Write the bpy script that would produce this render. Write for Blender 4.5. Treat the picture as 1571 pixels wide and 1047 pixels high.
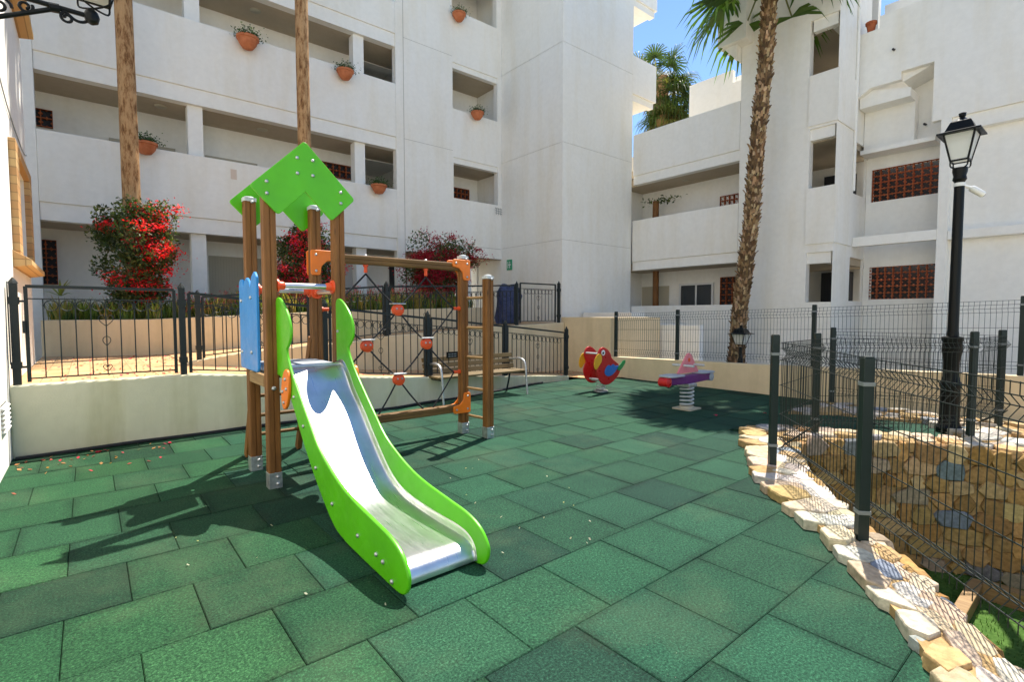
import bpy, bmesh, math, random
from mathutils import Vector, Matrix, noise
from mathutils.geometry import delaunay_2d_cdt
random.seed(7)
for o in list(bpy.data.objects): bpy.data.objects.remove(o)
R = math.radians
sc = bpy.context.scene
COL = sc.collection
# ---------------------------------------------------------------- camera
cam = bpy.data.cameras.new("camera"); cam.sensor_width = 36; cam.lens = 18.0
cam.clip_end = 2000; cam.clip_start = 0.05
co = bpy.data.objects.new("camera", cam); COL.objects.link(co)
co.location = (0, 0, 1.38); co.rotation_euler = (R(90-2.95), 0, R(50.4-90))
sc.camera = co
# ---------------------------------------------------------------- sky and sun
SUN_EL, SUN_AZ = R(60.8), R(21.8)          # azimuth counted from +x towards +y
w = bpy.data.worlds.new("World"); sc.world = w; w.use_nodes = True
nt = w.node_tree; nt.nodes.clear()
sky = nt.nodes.new("ShaderNodeTexSky"); sky.sky_type = 'NISHITA'; sky.sun_disc = False
sky.sun_elevation = SUN_EL; sky.sun_rotation = R(90)-SUN_AZ
sky.air_density = 1.0; sky.dust_density = 0.0; sky.ozone_density = 5.0; sky.altitude = 600
bg = nt.nodes.new("ShaderNodeBackground"); bg.inputs[1].default_value = 0.11
wo = nt.nodes.new("ShaderNodeOutputWorld")
nt.links.new(sky.outputs[0], bg.inputs[0]); nt.links.new(bg.outputs[0], wo.inputs[0])
sl = bpy.data.lights.new("sun", 'SUN'); sl.energy = 4.7; sl.angle = R(0.53); sl.color = (1, .93, .82)
so = bpy.data.objects.new("sun", sl); COL.objects.link(so)
sd = Vector((math.cos(SUN_EL)*math.cos(SUN_AZ), math.cos(SUN_EL)*math.sin(SUN_AZ), math.sin(SUN_EL)))
so.rotation_euler = sd.to_track_quat('Z', 'Y').to_euler(); so.location = (8, 4, 20)
vs = sc.view_settings; vs.view_transform = 'Standard'; vs.look = 'None'; vs.gamma = 1; vs.exposure = 1.08
vs.use_curve_mapping = False
# ---------------------------------------------------------------- materials
def mat(name, col, rough=.6, metal=0., spec=.5, **kw):
    m = bpy.data.materials.new(name); m.use_nodes = True
    b = m.node_tree.nodes['Principled BSDF']
    b.inputs['Base Color'].default_value = (*col, 1); b.inputs['Roughness'].default_value = rough
    b.inputs['Metallic'].default_value = metal; b.inputs['Specular IOR Level'].default_value = spec
    for k, v in kw.items(): b.inputs[k.replace('_', ' ')].default_value = v
    return m
def N(m, t, **props):
    n = m.node_tree.nodes.new(t)
    for k, v in props.items(): setattr(n, k, v)
    return n
def L(m, a, b): m.node_tree.links.new(a, b)
def coords(m, scale=(1, 1, 1), loc=(0, 0, 0)):
    tc = N(m, 'ShaderNodeNewGeometry'); mp = N(m, 'ShaderNodeMapping')
    mp.inputs['Scale'].default_value = scale; mp.inputs['Location'].default_value = loc
    L(m, tc.outputs['Position'], mp.inputs['Vector']); return mp.outputs[0]
def nz(m, vec, scale, detail=4, rough=.55):
    n = N(m, 'ShaderNodeTexNoise'); n.inputs['Scale'].default_value = scale
    n.inputs['Detail'].default_value = detail; n.inputs['Roughness'].default_value = rough
    L(m, vec, n.inputs['Vector']); return n.outputs['Fac']
def ramp(m, fac, stops):
    r = N(m, 'ShaderNodeValToRGB'); e = r.color_ramp.elements
    while len(e) < len(stops): e.new(.5)
    for i, (p, c) in enumerate(stops):
        e[i].position = p; e[i].color = (*c, 1) if len(c) == 3 else c
    L(m, fac, r.inputs[0]); return r.outputs[0]
def mix(m, fac, a, b, mode='MIX'):
    x = N(m, 'ShaderNodeMix', data_type='RGBA', blend_type=mode)
    for s, v in ((x.inputs[0], fac), (x.inputs[6], a), (x.inputs[7], b)):
        if hasattr(v, 'links'): L(m, v, s)
        elif isinstance(v, tuple): s.default_value = (*v, 1)
        else: s.default_value = v
    return x.outputs[2]
def bump(m, h, strength=.3, dist=.01):
    b = N(m, 'ShaderNodeBump'); b.inputs['Strength'].default_value = strength; b.inputs['Distance'].default_value = dist
    L(m, h, b.inputs['Height']); L(m, b.outputs[0], m.node_tree.nodes['Principled BSDF'].inputs['Normal'])
def base(m, c): L(m, c, m.node_tree.nodes['Principled BSDF'].inputs['Base Color'])
def rgh(m, c): L(m, c, m.node_tree.nodes['Principled BSDF'].inputs['Roughness'])

def stucco(name, c, stain, amt=.5, bs=.35):
    m = mat(name, c, .85, spec=.25)
    v = coords(m); vst = coords(m, (1.6, 1.6, .22))
    a = ramp(m, nz(m, vst, 1.6, 6, .6), [(.46, (0, 0, 0)), (.78, (1, 1, 1))])
    b = ramp(m, nz(m, v, .55, 5, .6), [(.42, (0, 0, 0)), (.75, (1, 1, 1))])
    s = mix(m, .5, a, b, 'ADD')
    f = N(m, 'ShaderNodeMath', operation='MULTIPLY'); L(m, s, f.inputs[0]); f.inputs[1].default_value = amt
    f.use_clamp = True
    col = mix(m, f.outputs[0], c, stain)
    fine = ramp(m, nz(m, v, 9, 3), [(.3, (.965, .965, .965)), (.7, (1.02, 1.02, 1.02))])
    base(m, mix(m, 1., col, fine, 'MULTIPLY'))
    h = mix(m, .35, nz(m, v, 70, 3), nz(m, v, 6, 4))
    bump(m, h, bs, .012); return m
M = {}
M['white'] = stucco('white_stucco', (.87, .845, .775), (.76, .69, .54), .5)
M['white2'] = stucco('white_stucco_clean', (.87, .85, .785), (.79, .73, .61), .35)
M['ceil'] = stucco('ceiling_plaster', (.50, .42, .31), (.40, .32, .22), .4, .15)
M['cream'] = stucco('cream_plaster', (.76, .61, .39), (.52, .41, .23), .55)
M['pale'] = stucco('pale_plaster', (.70, .66, .48), (.46, .42, .22), .8)
M['groove'] = mat('joint_line', (.45, .42, .36), .9)

def tinted(name, rough=.8, spec=.3, sat=None, nscale=0, namt=.25, bstr=0, bscale=40, **kw):
    m = mat(name, (.5, .5, .5), rough, spec=spec, **kw)
    a = N(m, 'ShaderNodeVertexColor'); a.layer_name = 'tint'
    c = a.outputs[0]
    if nscale:
        f = ramp(m, nz(m, coords(m), nscale, 5), [(.25, (1-namt,)*3), (.75, (1+namt,)*3)])
        c = mix(m, 1., c, f, 'MULTIPLY')
    base(m, c)
    if bstr: bump(m, nz(m, coords(m), bscale, 5), bstr, .01)
    return m
# rubber tiles
m = tinted('rubber_safety_tile', .85, .16)
vv = coords(m)
a = [n for n in m.node_tree.nodes if n.type == 'VERTEX_COLOR'][0].outputs[0]
gran = ramp(m, nz(m, vv, 88, 3, .85), [(.30, (.22, .28, .32)), (.50, (.95, .95, .95)), (.62, (1.9, 1.65, 1.6)), (.72, (3.6, 2.9, 2.8))])
patch = ramp(m, nz(m, vv, 2.6, 5, .6), [(.3, (.84, .86, .88)), (.7, (1.14, 1.1, 1.08))])
c = mix(m, 1., mix(m, 1., a, gran, 'MULTIPLY'), patch, 'MULTIPLY')
bk = N(m, 'ShaderNodeTexBrick'); bk.offset = .5; bk.offset_frequency = 2; bk.inputs['Scale'].default_value = 1
for k_, v_ in (('Brick Width', .5), ('Row Height', .5), ('Mortar Size', .07), ('Mortar Smooth', 1.)): bk.inputs[k_].default_value = v_
L(m, coords(m, loc=(.13, -.02, 0)), bk.inputs['Vector'])
edge = mix(m, 1., bk.outputs['Fac'], ramp(m, nz(m, coords(m, loc=(7, 2, 0)), 1.7, 4), [(.35, (.15,)*3), (.65, (1,)*3)]), 'MULTIPLY')
c = mix(m, edge, c, mix(m, 1., c, (.52, .58, .60), 'MULTIPLY'))
dust = ramp(m, nz(m, coords(m, loc=(3.3, 1.7, 0)), .9, 6, .65), [(.52, (0, 0, 0)), (.78, (.5, .5, .5))])
c = mix(m, mix(m, .45, dust, (0., 0., 0.)), c, (.115, .145, .08))
spk = N(m, 'ShaderNodeTexVoronoi'); spk.inputs['Scale'].default_value = 28; L(m, vv, spk.inputs['Vector'])
sp = ramp(m, spk.outputs['Distance'], [(.0, (1, 1, 1)), (.035, (1, 1, 1)), (.05, (0, 0, 0))])
spm = mix(m, ramp(m, nz(m, vv, 1.3, 3), [(.5, (0, 0, 0)), (.62, (1, 1, 1))]), (0., 0., 0.), sp)
c = mix(m, spm, c, (.25, .26, .19))
base(m, c); bump(m, mix(m, .4, nz(m, vv, 150, 3, .7), nz(m, vv, 420, 2)), .75, .006)
M['rubber'] = m
def wood(name, axis, dark, light, rough=.6):
    m = mat(name, light, rough, spec=.35)
    s = [26, 26, 26]; s[axis] = 1.3
    v = coords(m, tuple(s))
    g = nz(m, v, 1.6, 6, .65)
    big = nz(m, coords(m), 2.2, 4)
    c = ramp(m, g, [(.25, dark), (.5, tuple((d+l)/2 for d, l in zip(dark, light))), (.75, light)])
    c = mix(m, 1., c, ramp(m, big, [(.3, (.78, .76, .72)), (.7, (1.15, 1.12, 1.08))]), 'MULTIPLY')
    kn = N(m, 'ShaderNodeTexVoronoi'); kn.inputs['Scale'].default_value = 1
    ks = [7, 7, 7]; ks[axis] = 2.2
    L(m, coords(m, tuple(ks)), kn.inputs['Vector'])
    c = mix(m, ramp(m, kn.outputs['Distance'], [(.03, (.8, .8, .8)), (.10, (0, 0, 0))]), c, tuple(d*.5 for d in dark))
    base(m, c); bump(m, g, .25, .004); return m
M['woodz'] = wood('treated_pine_upright', 2, (.115, .047, .011), (.285, .122, .030))
M['woodu'] = wood('treated_pine_beam', 0, (.10, .05, .012), (.23, .125, .038))
M['woodv'] = wood('treated_pine_rung', 1, (.20, .12, .05), (.40, .26, .12))
M['bench'] = wood('bench_slat_wood', 0, (.095, .062, .022), (.22, .155, .065))
def plastic(name, c, rough=.38):
    m = mat(name, c, rough, spec=.45)
    v = coords(m)
    base(m, mix(m, 1., c, ramp(m, nz(m, v, 5, 5), [(.3, (.9, .9, .9)), (.7, (1.07, 1.07, 1.07))]), 'MULTIPLY'))
    rgh(m, ramp(m, nz(m, v, 14, 5), [(.3, (rough-.08,)*3), (.7, (rough+.14,)*3)]))
    bump(m, nz(m, coords(m, (120, 120, 20)), 1., 3), .06, .003); return m
M['green'] = plastic('lime_green_board', (.095, .47, .004), .36)
M['blue'] = plastic('blue_board', (.022, .25, .66))
M['orange'] = plastic('orange_board', (.85, .20, .010))
M['redor'] = plastic('red_orange_plastic', (.80, .085, .015))
M['red'] = plastic('red_board', (.52, .016, .016), .3)
M['yellow'] = plastic('yellow_board', (.80, .42, .02))
M['wingblue'] = plastic('wing_blue_board', (.03, .17, .50))
M['tailgreen'] = plastic('tail_green_board', (.02, .30, .07))
M['pink'] = plastic('pink_board', (.75, .22, .25))
M['purple'] = plastic('purple_board', (.13, .018, .16))
M['eyew'] = plastic('eye_white', (.85, .85, .83)); M['black'] = mat('black_paint_dot', (.01, .01, .01), .4)
M['greyseat'] = plastic('grey_seat_board', (.38, .42, .46))
m = mat('brushed_steel', (.66, .67, .67), .26, 1.)
g = nz(m, coords(m, (90, 3, 3)), 1., 4)
rgh(m, ramp(m, g, [(.3, (.27,)*3), (.7, (.34,)*3)]))
base(m, ramp(m, nz(m, coords(m), 5, 6), [(.35, (.56, .56, .55)), (.65, (.70, .70, .70))]))
M['steel'] = m
m = mat('galvanised_steel', (.55, .57, .58), .45, .9)
base(m, ramp(m, nz(m, coords(m), 22, 4), [(.35, (.40, .42, .43)), (.65, (.62, .63, .64))])); M['galv'] = m
M['alu'] = plastic('grey_cap_plastic', (.52, .55, .56), .4)
M['rope'] = mat('black_rope', (.018, .018, .02), .85)
m = mat('black_iron', (.008, .009, .009), .32, .0, .14); bump(m, nz(m, coords(m), 60, 4), .1, .004); M['iron'] = m
m = mat('railing_iron', (.018, .024, .024), .5); m.node_tree.nodes['Principled BSDF'].inputs['Specular IOR Level'].default_value = .3; M['rail'] = m
M['fence'] = mat('dark_green_fence_coat', (.013, .024, .022), .45, 0, .3)
M['wire'] = mat('fence_wire_coat', (.010, .017, .015), .45, 0, .25)
M['collar'] = mat('grey_clamp', (.20, .22, .22), .45)
m = mat('terracotta', (.38, .095, .035), .8, spec=.25)
base(m, ramp(m, nz(m, coords(m), 7, 5), [(.3, (.27, .065, .025)), (.7, (.46, .14, .055))])); M['terra'] = m
m = mat('terracotta_pot', (.5, .15, .06), .75, spec=.25)
base(m, ramp(m, nz(m, coords(m), 9, 5), [(.3, (.42, .12, .045)), (.75, (.60, .22, .10))])); M['pot'] = m
M['dark'] = mat('dark_interior', (.012, .012, .014), .6)  # near-black; paints shaded hollows, also colours doors and spouts
M['glass'] = mat('dark_window_glass', (.012, .016, .018), .06, 0, .6)
M['frame'] = mat('white_window_frame', (.7, .7, .68), .45)
M['shutter'] = mat('beige_shutter', (.44, .40, .30), .6)
M['lampglass'] = mat('frosted_lamp_glass', (.82, .84, .80), .35, 0, .5, Transmission_Weight=.45)
M['leaf'] = tinted('leaf', .45, .4); 
for k in ('leaf',):
    b = M[k].node_tree.nodes['Principled BSDF']; b.inputs['Subsurface Weight'].default_value = 0
def leafmat(name, trans, rough=.45):
    m = tinted(name, rough, .4); ntr = m.node_tree
    b = ntr.nodes['Principled BSDF']; out = [n for n in ntr.nodes if n.type == 'OUTPUT_MATERIAL'][0]
    t = N(m, 'ShaderNodeBsdfTranslucent'); ms = N(m, 'ShaderNodeMixShader'); ms.inputs[0].default_value = trans
    a = [n for n in ntr.nodes if n.type == 'VERTEX_COLOR'][0]
    L(m, mix(m, 1., a.outputs[0], (1.5, 1.6, .7), 'MULTIPLY'), t.inputs[0])
    L(m, b.outputs[0], ms.inputs[1]); L(m, t.outputs[0], ms.inputs[2]); L(m, ms.outputs[0], out.inputs[0]); return m
M['leaf'] = leafmat('leaf', .35); M['petal'] = leafmat('bract', .4, .6)
M['palmleaf'] = leafmat('palm_leaf', .4, .55)
m = M['stone'] = tinted('field_stone', .88, .2, nscale=24, namt=.38)
b1_ = nz(m, coords(m), 34, 6, .7); b2_ = nz(m, coords(m), 9, 5, .6); bump(m, mix(m, .5, b1_, b2_), 1., .018)
m = mat('sandy_mortar', (.42, .29, .16), .95, spec=.1)
base(m, ramp(m, nz(m, coords(m), 14, 6, .7), [(.3, (.26, .165, .075)), (.7, (.50, .345, .17))]))
bump(m, nz(m, coords(m), 40, 5), .8, .012); M['mortar'] = m
def bark(name, a, b, c, sz=3.):
    m = mat(name, a, .9, spec=.2)
    n = nz(m, coords(m, (17, 17, sz*1.5)), 1., 8, .74)
    col = ramp(m, n, [(.36, c), (.45, b), (.53, a), (.72, tuple(x*1.2 for x in a))])
    base(m, col); bump(m, n, .6, .03); return m
M['peel'] = bark('peeled_palm_trunk', (.46, .28, .135), (.30, .155, .065), (.13, .06, .025))
M['bark'] = tinted('palm_leaf_base', .9, .2, nscale=9, namt=.35, bstr=.5)
M['stem'] = mat('shrub_stem', (.16, .12, .07), .9)
m = mat('garden_soil', (.10, .065, .035), 1., spec=.1); bump(m, nz(m, coords(m), 20, 5), .8, .03); M['soil'] = m
m = mat('lawn_base', (.05, .11, .02), 1., spec=.1)
base(m, ramp(m, nz(m, coords(m), 30, 5), [(.3, (.03, .075, .012)), (.7, (.08, .15, .035))])); M['lawn'] = m
# orange paving of the ramps
m = mat('orange_paving', (.56, .34, .17), .85, spec=.25)
bt = N(m, 'ShaderNodeTexBrick'); bt.offset = .0; bt.inputs['Scale'].default_value = 1
for k, v in (('Brick Width', .2), ('Row Height', .2), ('Mortar Size', .005)): bt.inputs[k].default_value = v
bt.inputs['Color1'].default_value = (.60, .39, .20, 1); bt.inputs['Color2'].default_value = (.50, .29, .14, 1)
bt.inputs['Mortar'].default_value = (.30, .2, .11, 1); L(m, coords(m), bt.inputs['Vector'])
base(m, mix(m, 1., bt.outputs[0], ramp(m, nz(m, coords(m), 4, 5), [(.3, (.85,)*3), (.7, (1.1,)*3)]), 'MULTIPLY'))
bump(m, nz(m, coords(m), 60, 4), .3, .006); M['paving'] = m
m = mat('pale_bounce_ground', (.50, .44, .34), 1., spec=.1)  # colour raised so the mostly unseen ground bounces sun onto the facades
base(m, ramp(m, nz(m, coords(m), 1.5, 6), [(.3, (.46, .41, .32)), (.7, (.56, .50, .40))])); M['earth'] = m
M['underlay'] = mat('dark_joint_underlay', (.018, .026, .018), .95, spec=.1)  # near-black sheet showing through the tile joints
m = mat('brick_frame', (.55, .34, .15), .85, spec=.2)
bt = N(m, 'ShaderNodeTexBrick'); bt.offset = 0; bt.inputs['Scale'].default_value = 1
for k, v in (('Brick Width', .5), ('Row Height', .09), ('Mortar Size', .006)): bt.inputs[k].default_value = v
bt.inputs['Color1'].default_value = (.60, .40, .18, 1); bt.inputs['Color2'].default_value = (.50, .27, .11, 1)
bt.inputs['Mortar'].default_value = (.36, .22, .1, 1)
mp = N(m, 'ShaderNodeMapping'); mp.inputs['Rotation'].default_value = (R(90), 0, 0)
L(m, coords(m), mp.inputs[0]); L(m, mp.outputs[0], bt.inputs['Vector']); base(m, bt.outputs[0]); M['brick'] = m
m = mat('dark_blue_tarpaulin', (.02, .035, .11), .32, spec=.6); bump(m, nz(m, coords(m), 9, 5, .6), 1., .08); M['tarp'] = m
M['signgreen'] = mat('sign_green', (.01, .30, .13), .4); M['signwhite'] = mat('sign_white', (.8, .8, .8), .5)
M['camwhite'] = plastic('white_camera_housing', (.74, .75, .74), .35)

# ---------------------------------------------------------------- mesh helpers
class MB:
    def __init__(s): s.v = []; s.f = []; s.c = []; s.use = False
    def add(s, vs, fs, col=None):
        n = len(s.v); s.v += [tuple(p) for p in vs]
        for f in fs: s.f.append([i+n for i in f]); s.c.append(col or (1, 1, 1))
        if col: s.use = True
        return s
    def box(s, a, b, col=None):
        x0, x1 = sorted((a[0], b[0])); y0, y1 = sorted((a[1], b[1])); z0, z1 = sorted((a[2], b[2]))
        return s.add([(x0, y0, z0), (x1, y0, z0), (x1, y1, z0), (x0, y1, z0), (x0, y0, z1), (x1, y0, z1), (x1, y1, z1), (x0, y1, z1)],
                     [(3, 2, 1, 0), (4, 5, 6, 7), (0, 1, 5, 4), (1, 2, 6, 5), (2, 3, 7, 6), (3, 0, 4, 7)], col)
    def prism(s, pts, ax, c0, c1, col=None):
        """outline of 2-D points extruded along axis ax ('x': pts are (y,z); 'y': (x,z); 'z': (x,y))"""
        def q(p, c): return {'x': (c, p[0], p[1]), 'y': (p[0], c, p[1]), 'z': (p[0], p[1], c)}[ax]
        n = len(pts); ar = sum(pts[i][0]*pts[(i+1) % n][1]-pts[(i+1) % n][0]*pts[i][1] for i in range(n))
        if (ar < 0) != (ax == 'y'): pts = pts[::-1]
        vs = [q(p, c0) for p in pts]+[q(p, c1) for p in pts]
        fs = [list(range(n))[::-1], list(range(n, 2*n))]+[(i, (i+1) % n, n+(i+1) % n, n+i) for i in range(n)]
        return s.add(vs, fs, col)
    def tube(s, pts, r, n=8, cap=True, col=None):
        pts = [Vector(p) for p in pts]; rs = r if isinstance(r, (list, tuple)) else [r]*len(pts)
        vs = []; up = None
        for i, p in enumerate(pts):
            d = (pts[min(i+1, len(pts)-1)]-pts[max(i-1, 0)]).normalized()
            if up is None:
                up = Vector((0, 0, 1)) if abs(d.z) < .9 else Vector((1, 0, 0))
            a = d.cross(up).normalized(); b = a.cross(d).normalized(); up = b
            for k in range(n):
                t = 2*math.pi*(k+.5)/n; vs.append(p+(a*math.cos(t)+b*math.sin(t))*rs[i])
        fs = []
        for i in range(len(pts)-1):
            for k in range(n):
                fs.append((i*n+k, i*n+(k+1) % n, (i+1)*n+(k+1) % n, (i+1)*n+k))
        if cap: fs += [list(range(n))[::-1], list(range((len(pts)-1)*n, len(pts)*n))]
        return s.add(vs, fs, col)
    def lathe(s, prof, c, n=20, axis='z', col=None):
        """prof: (r, h) pairs from the bottom to the top"""
        vs = []; c = Vector(c)
        for r, h in prof:
            for k in range(n):
                t = 2*math.pi*k/n; a, b = r*math.cos(t), r*math.sin(t)
                vs.append(c+Vector({'z': (a, b, h), 'x': (h, a, b), 'y': (b, h, a)}[axis]))
        fs = [(i*n+k, i*n+(k+1) % n, (i+1)*n+(k+1) % n, (i+1)*n+k) for i in range(len(prof)-1) for k in range(n)]
        fs += [list(range(n))[::-1], list(range((len(prof)-1)*n, len(prof)*n))]
        return s.add(vs, fs, col)
    def hull(s, pts, col=None):
        bm = bmesh.new()
        for p in pts: bm.verts.new(p)
        bmesh.ops.convex_hull(bm, input=bm.verts)
        bm.verts.index_update(); used = [v for v in bm.verts if v.link_faces]
        ix = {v: i for i, v in enumerate(used)}
        s.add([v.co[:] for v in used], [[ix[v] for v in f.verts] for f in bm.faces], col); bm.free(); return s
def origin(o):
    p = Vector((0, 0, 0))
    while o is not None: p += o.location; o = o.parent
    return p
def thing(name, label, cat, loc=(0, 0, 0), group=None):
    o = bpy.data.objects.new(name, None); o.empty_display_size = .2; COL.objects.link(o)
    o.location = loc; tag(o, label, cat, group); return o
def tag(o, label=None, cat=None, group=None, kind=None):
    for k, v in (('label', label), ('category', cat), ('group', group), ('kind', kind)):
        if v: o[k] = v
    return o
def obj(name, mb, m, parent=None, smooth=False, bevel=0, label=None, loc=None):
    me = bpy.data.meshes.new(name)
    off = origin(parent) if parent is not None else Vector(loc or (0, 0, 0))
    me.from_pydata([(p[0]-off.x, p[1]-off.y, p[2]-off.z) for p in mb.v], [], mb.f)
    if mb.use:
        at = me.color_attributes.new('tint', 'FLOAT_COLOR', 'CORNER')
        vals = []
        for f, c in zip(mb.f, mb.c): vals += [c[0], c[1], c[2], 1.]*len(f)
        at.data.foreach_set('color', vals)
    me.materials.append(m if not isinstance(m, str) else M[m])
    if smooth:
        me.polygons.foreach_set('use_smooth', [True]*len(me.polygons))
        me.set_sharp_from_angle(angle=R(40))
    me.update()
    o = bpy.data.objects.new(name, me); COL.objects.link(o)
    if parent is not None: o.parent = parent
    elif loc: o.location = loc
    if bevel:
        b = o.modifiers.new('bevel', 'BEVEL'); b.width = bevel; b.segments = 2; b.limit_method = 'ANGLE'; b.angle_limit = R(40)
        b.harden_normals = False
    if label: o['label'] = label
    return o
def struct(name, mb, m, **k): return tag(obj(name, mb, m, **k), kind='structure')
def copy_tree(o, parent=None):
    c = o.copy(); COL.objects.link(c); c.parent = parent
    for ch in list(o.children): copy_tree(ch, c)
    return c
def rounded(pts, r, n=5):
    out = []; k = len(pts)
    for i in range(k):
        p = Vector(pts[i][:2]); a = Vector(pts[i-1][:2])-p; b = Vector(pts[(i+1) % k][:2])-p
        rr = pts[i][2] if len(pts[i]) > 2 else r
        la, lb = a.length, b.length; a.normalize(); b.normalize()
        ang = math.acos(max(-1, min(1, a.dot(b))))
        d = min(rr/max(math.tan(ang/2), .05), la*.48, lb*.48)
        if rr == 0 or ang > 3.05: out.append(tuple(p)); continue
        p0, p1 = p+a*d, p+b*d
        for j in range(n+1):
            t = j/n; out.append(tuple(p0*(1-t)**2+p*2*t*(1-t)+p1*t*t))
    return out
def catmull(pts, n=6, closed=False):
    P = [Vector(p) for p in pts]; out = []; k = len(P)
    for i in range(k if closed else k-1):
        g = lambda j: P[j % k] if closed else P[max(0, min(k-1, j))]
        p0, p1, p2, p3 = g(i-1), g(i), g(i+1), g(i+2)
        for j in range(n):
            t = j/n
            out.append(.5*((2*p1)+(p2-p0)*t+(2*p0-5*p1+4*p2-p3)*t*t+(3*p1-p0-3*p2+p3)*t**3))
    if not closed: out.append(P[-1])
    return [tuple(p) for p in out]
def wall(mb, ax, c0, c1, a0, a1, z0, z1, holes=()):
    """a slab whose normal is ax, between c0 and c1, with rectangular holes (a0,a1,z0,z1); no inner faces"""
    A = sorted({a0, a1, *[min(max(h[i], a0), a1) for h in holes for i in (0, 1)]})
    Z = sorted({z0, z1, *[min(max(h[i], z0), z1) for h in holes for i in (2, 3)]})
    solid = lambda i, j: 0 <= i < len(A)-1 and 0 <= j < len(Z)-1 and not any(
        h[0] <= (A[i]+A[i+1])/2 <= h[1] and h[2] <= (Z[j]+Z[j+1])/2 <= h[3] for h in holes)
    def q(c, a, z): return (c, a, z) if ax == 'x' else (a, c, z)
    for i in range(len(A)-1):
        for j in range(len(Z)-1):
            if not solid(i, j): continue
            l, r, b, t = A[i], A[i+1], Z[j], Z[j+1]
            F = [[q(c0, l, b), q(c0, r, b), q(c0, r, t), q(c0, l, t)], [q(c1, l, b), q(c1, r, b), q(c1, r, t), q(c1, l, t)]]
            if not solid(i-1, j): F.append([q(c0, l, b), q(c1, l, b), q(c1, l, t), q(c0, l, t)])
            if not solid(i+1, j): F.append([q(c0, r, b), q(c1, r, b), q(c1, r, t), q(c0, r, t)])
            if not solid(i, j-1): F.append([q(c0, l, b), q(c1, l, b), q(c1, r, b), q(c0, r, b)])
            if not solid(i, j+1): F.append([q(c0, l, t), q(c1, l, t), q(c1, r, t), q(c0, r, t)])
            for f in F: mb.add(f, [(0, 1, 2, 3)])
    return mb
def inpoly(p, poly):
    x, y = p; c = False
    for i in range(len(poly)):
        x1, y1 = poly[i]; x2, y2 = poly[i-1]
        if (y1 > y) != (y2 > y) and x < (x2-x1)*(y-y1)/(y2-y1)+x1: c = not c
    return c
def polyline(pts, step):
    out = []
    for a, b in zip(pts[:-1], pts[1:]):
        a, b = Vector(a), Vector(b); n = max(1, round((b-a).length/step))
        out += [tuple(a.lerp(b, i/n)) for i in range(n)]
    return out+[tuple(pts[-1])]
def vary(c, a=.15, h=.05):
    k = 1+random.uniform(-a, a); return tuple(max(0.003, x*k*(1+random.uniform(-h, h))) for x in c)
def interp(pts, x):
    if x <= pts[0][0]: return pts[0][1]
    for (a, b), (c, d) in zip(pts[:-1], pts[1:]):
        if x <= c: return b+(d-b)*(x-a)/(c-a)
    return pts[-1][1]

# ================================================================ GROUND
NEAR = [(5.45, 2.12), (4.72, 1.74), (4.25, 1.42), (3.8, 1.08), (3.45, .80), (3.06, .52), (2.66, .24), (2.2, -.1), (1.6, -.7), (1.3, -2.6)]
FAR = [(6.95, -2.6), (6.9, -.4), (6.86, .4), (6.76, .95), (6.5, 1.48), (6.15, 1.93), (5.8, 2.18)]
PIT = NEAR+FAR
OUT = [(6.06, 2.9), (5.5, 2.62), (4.95, 2.33), (4.4, 2.0), (3.88, 1.56), (3.48, 1.17), (3.09, .86), (2.7, .58), (2.36, .38), (1.9, .05), (1.2, -.7), (.9, -2.6)]
OUTF = [(7.25, -2.6), (7.22, .4), (7.12, 1.15), (6.88, 1.8), (6.5, 2.42), (6.06, 2.9)]
def sheet_with_hole(z, ext, hole):
    vs = [Vector(p) for p in [(-ext, -ext), (ext, -ext), (ext, ext), (-ext, ext)]+list(hole)]
    n = len(hole); ed = [(0, 1), (1, 2), (2, 3), (3, 0)]+[(4+i, 4+(i+1) % n) for i in range(n)]
    v, e, f, *_ = delaunay_2d_cdt(vs, ed, [], 1, 1e-6)
    mb = MB()
    keep = [t for t in f if not inpoly(sum((v[i] for i in t), Vector((0, 0)))/len(t), hole)]
    return mb.add([(p.x, p.y, z) for p in v], keep)
struct('ground', sheet_with_hole(-.05, 400, PIT), 'earth')
# playground floor: individual rubber slabs, half-bond
BAND = [p for p in OUT]+OUTF
tile = MB(); under = MB()
def clip_to(poly, a, b):
    """keep the part of a polygon on the left of the line a>b"""
    out = []; d = (b[0]-a[0], b[1]-a[1])
    s = [d[0]*(p[1]-a[1])-d[1]*(p[0]-a[0]) for p in poly]
    for i in range(len(poly)):
        p, q, sp_, sq = poly[i], poly[(i+1) % len(poly)], s[i], s[(i+1) % len(poly)]
        if sp_ >= 0: out.append(p)
        if (sp_ >= 0) != (sq >= 0):
            t = sp_/(sp_-sq); out.append((p[0]+(q[0]-p[0])*t, p[1]+(q[1]-p[1])*t))
    return out
BASES = [tuple(a*k for a, k in zip(c, (.255, .40, .36))) for c in [(.046, .135, .088), (.052, .150, .096), (.040, .118, .080), (.034, .098, .070), (.058, .160, .095)]]
WTS = [.4, .3, .16, .08, .06]
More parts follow.
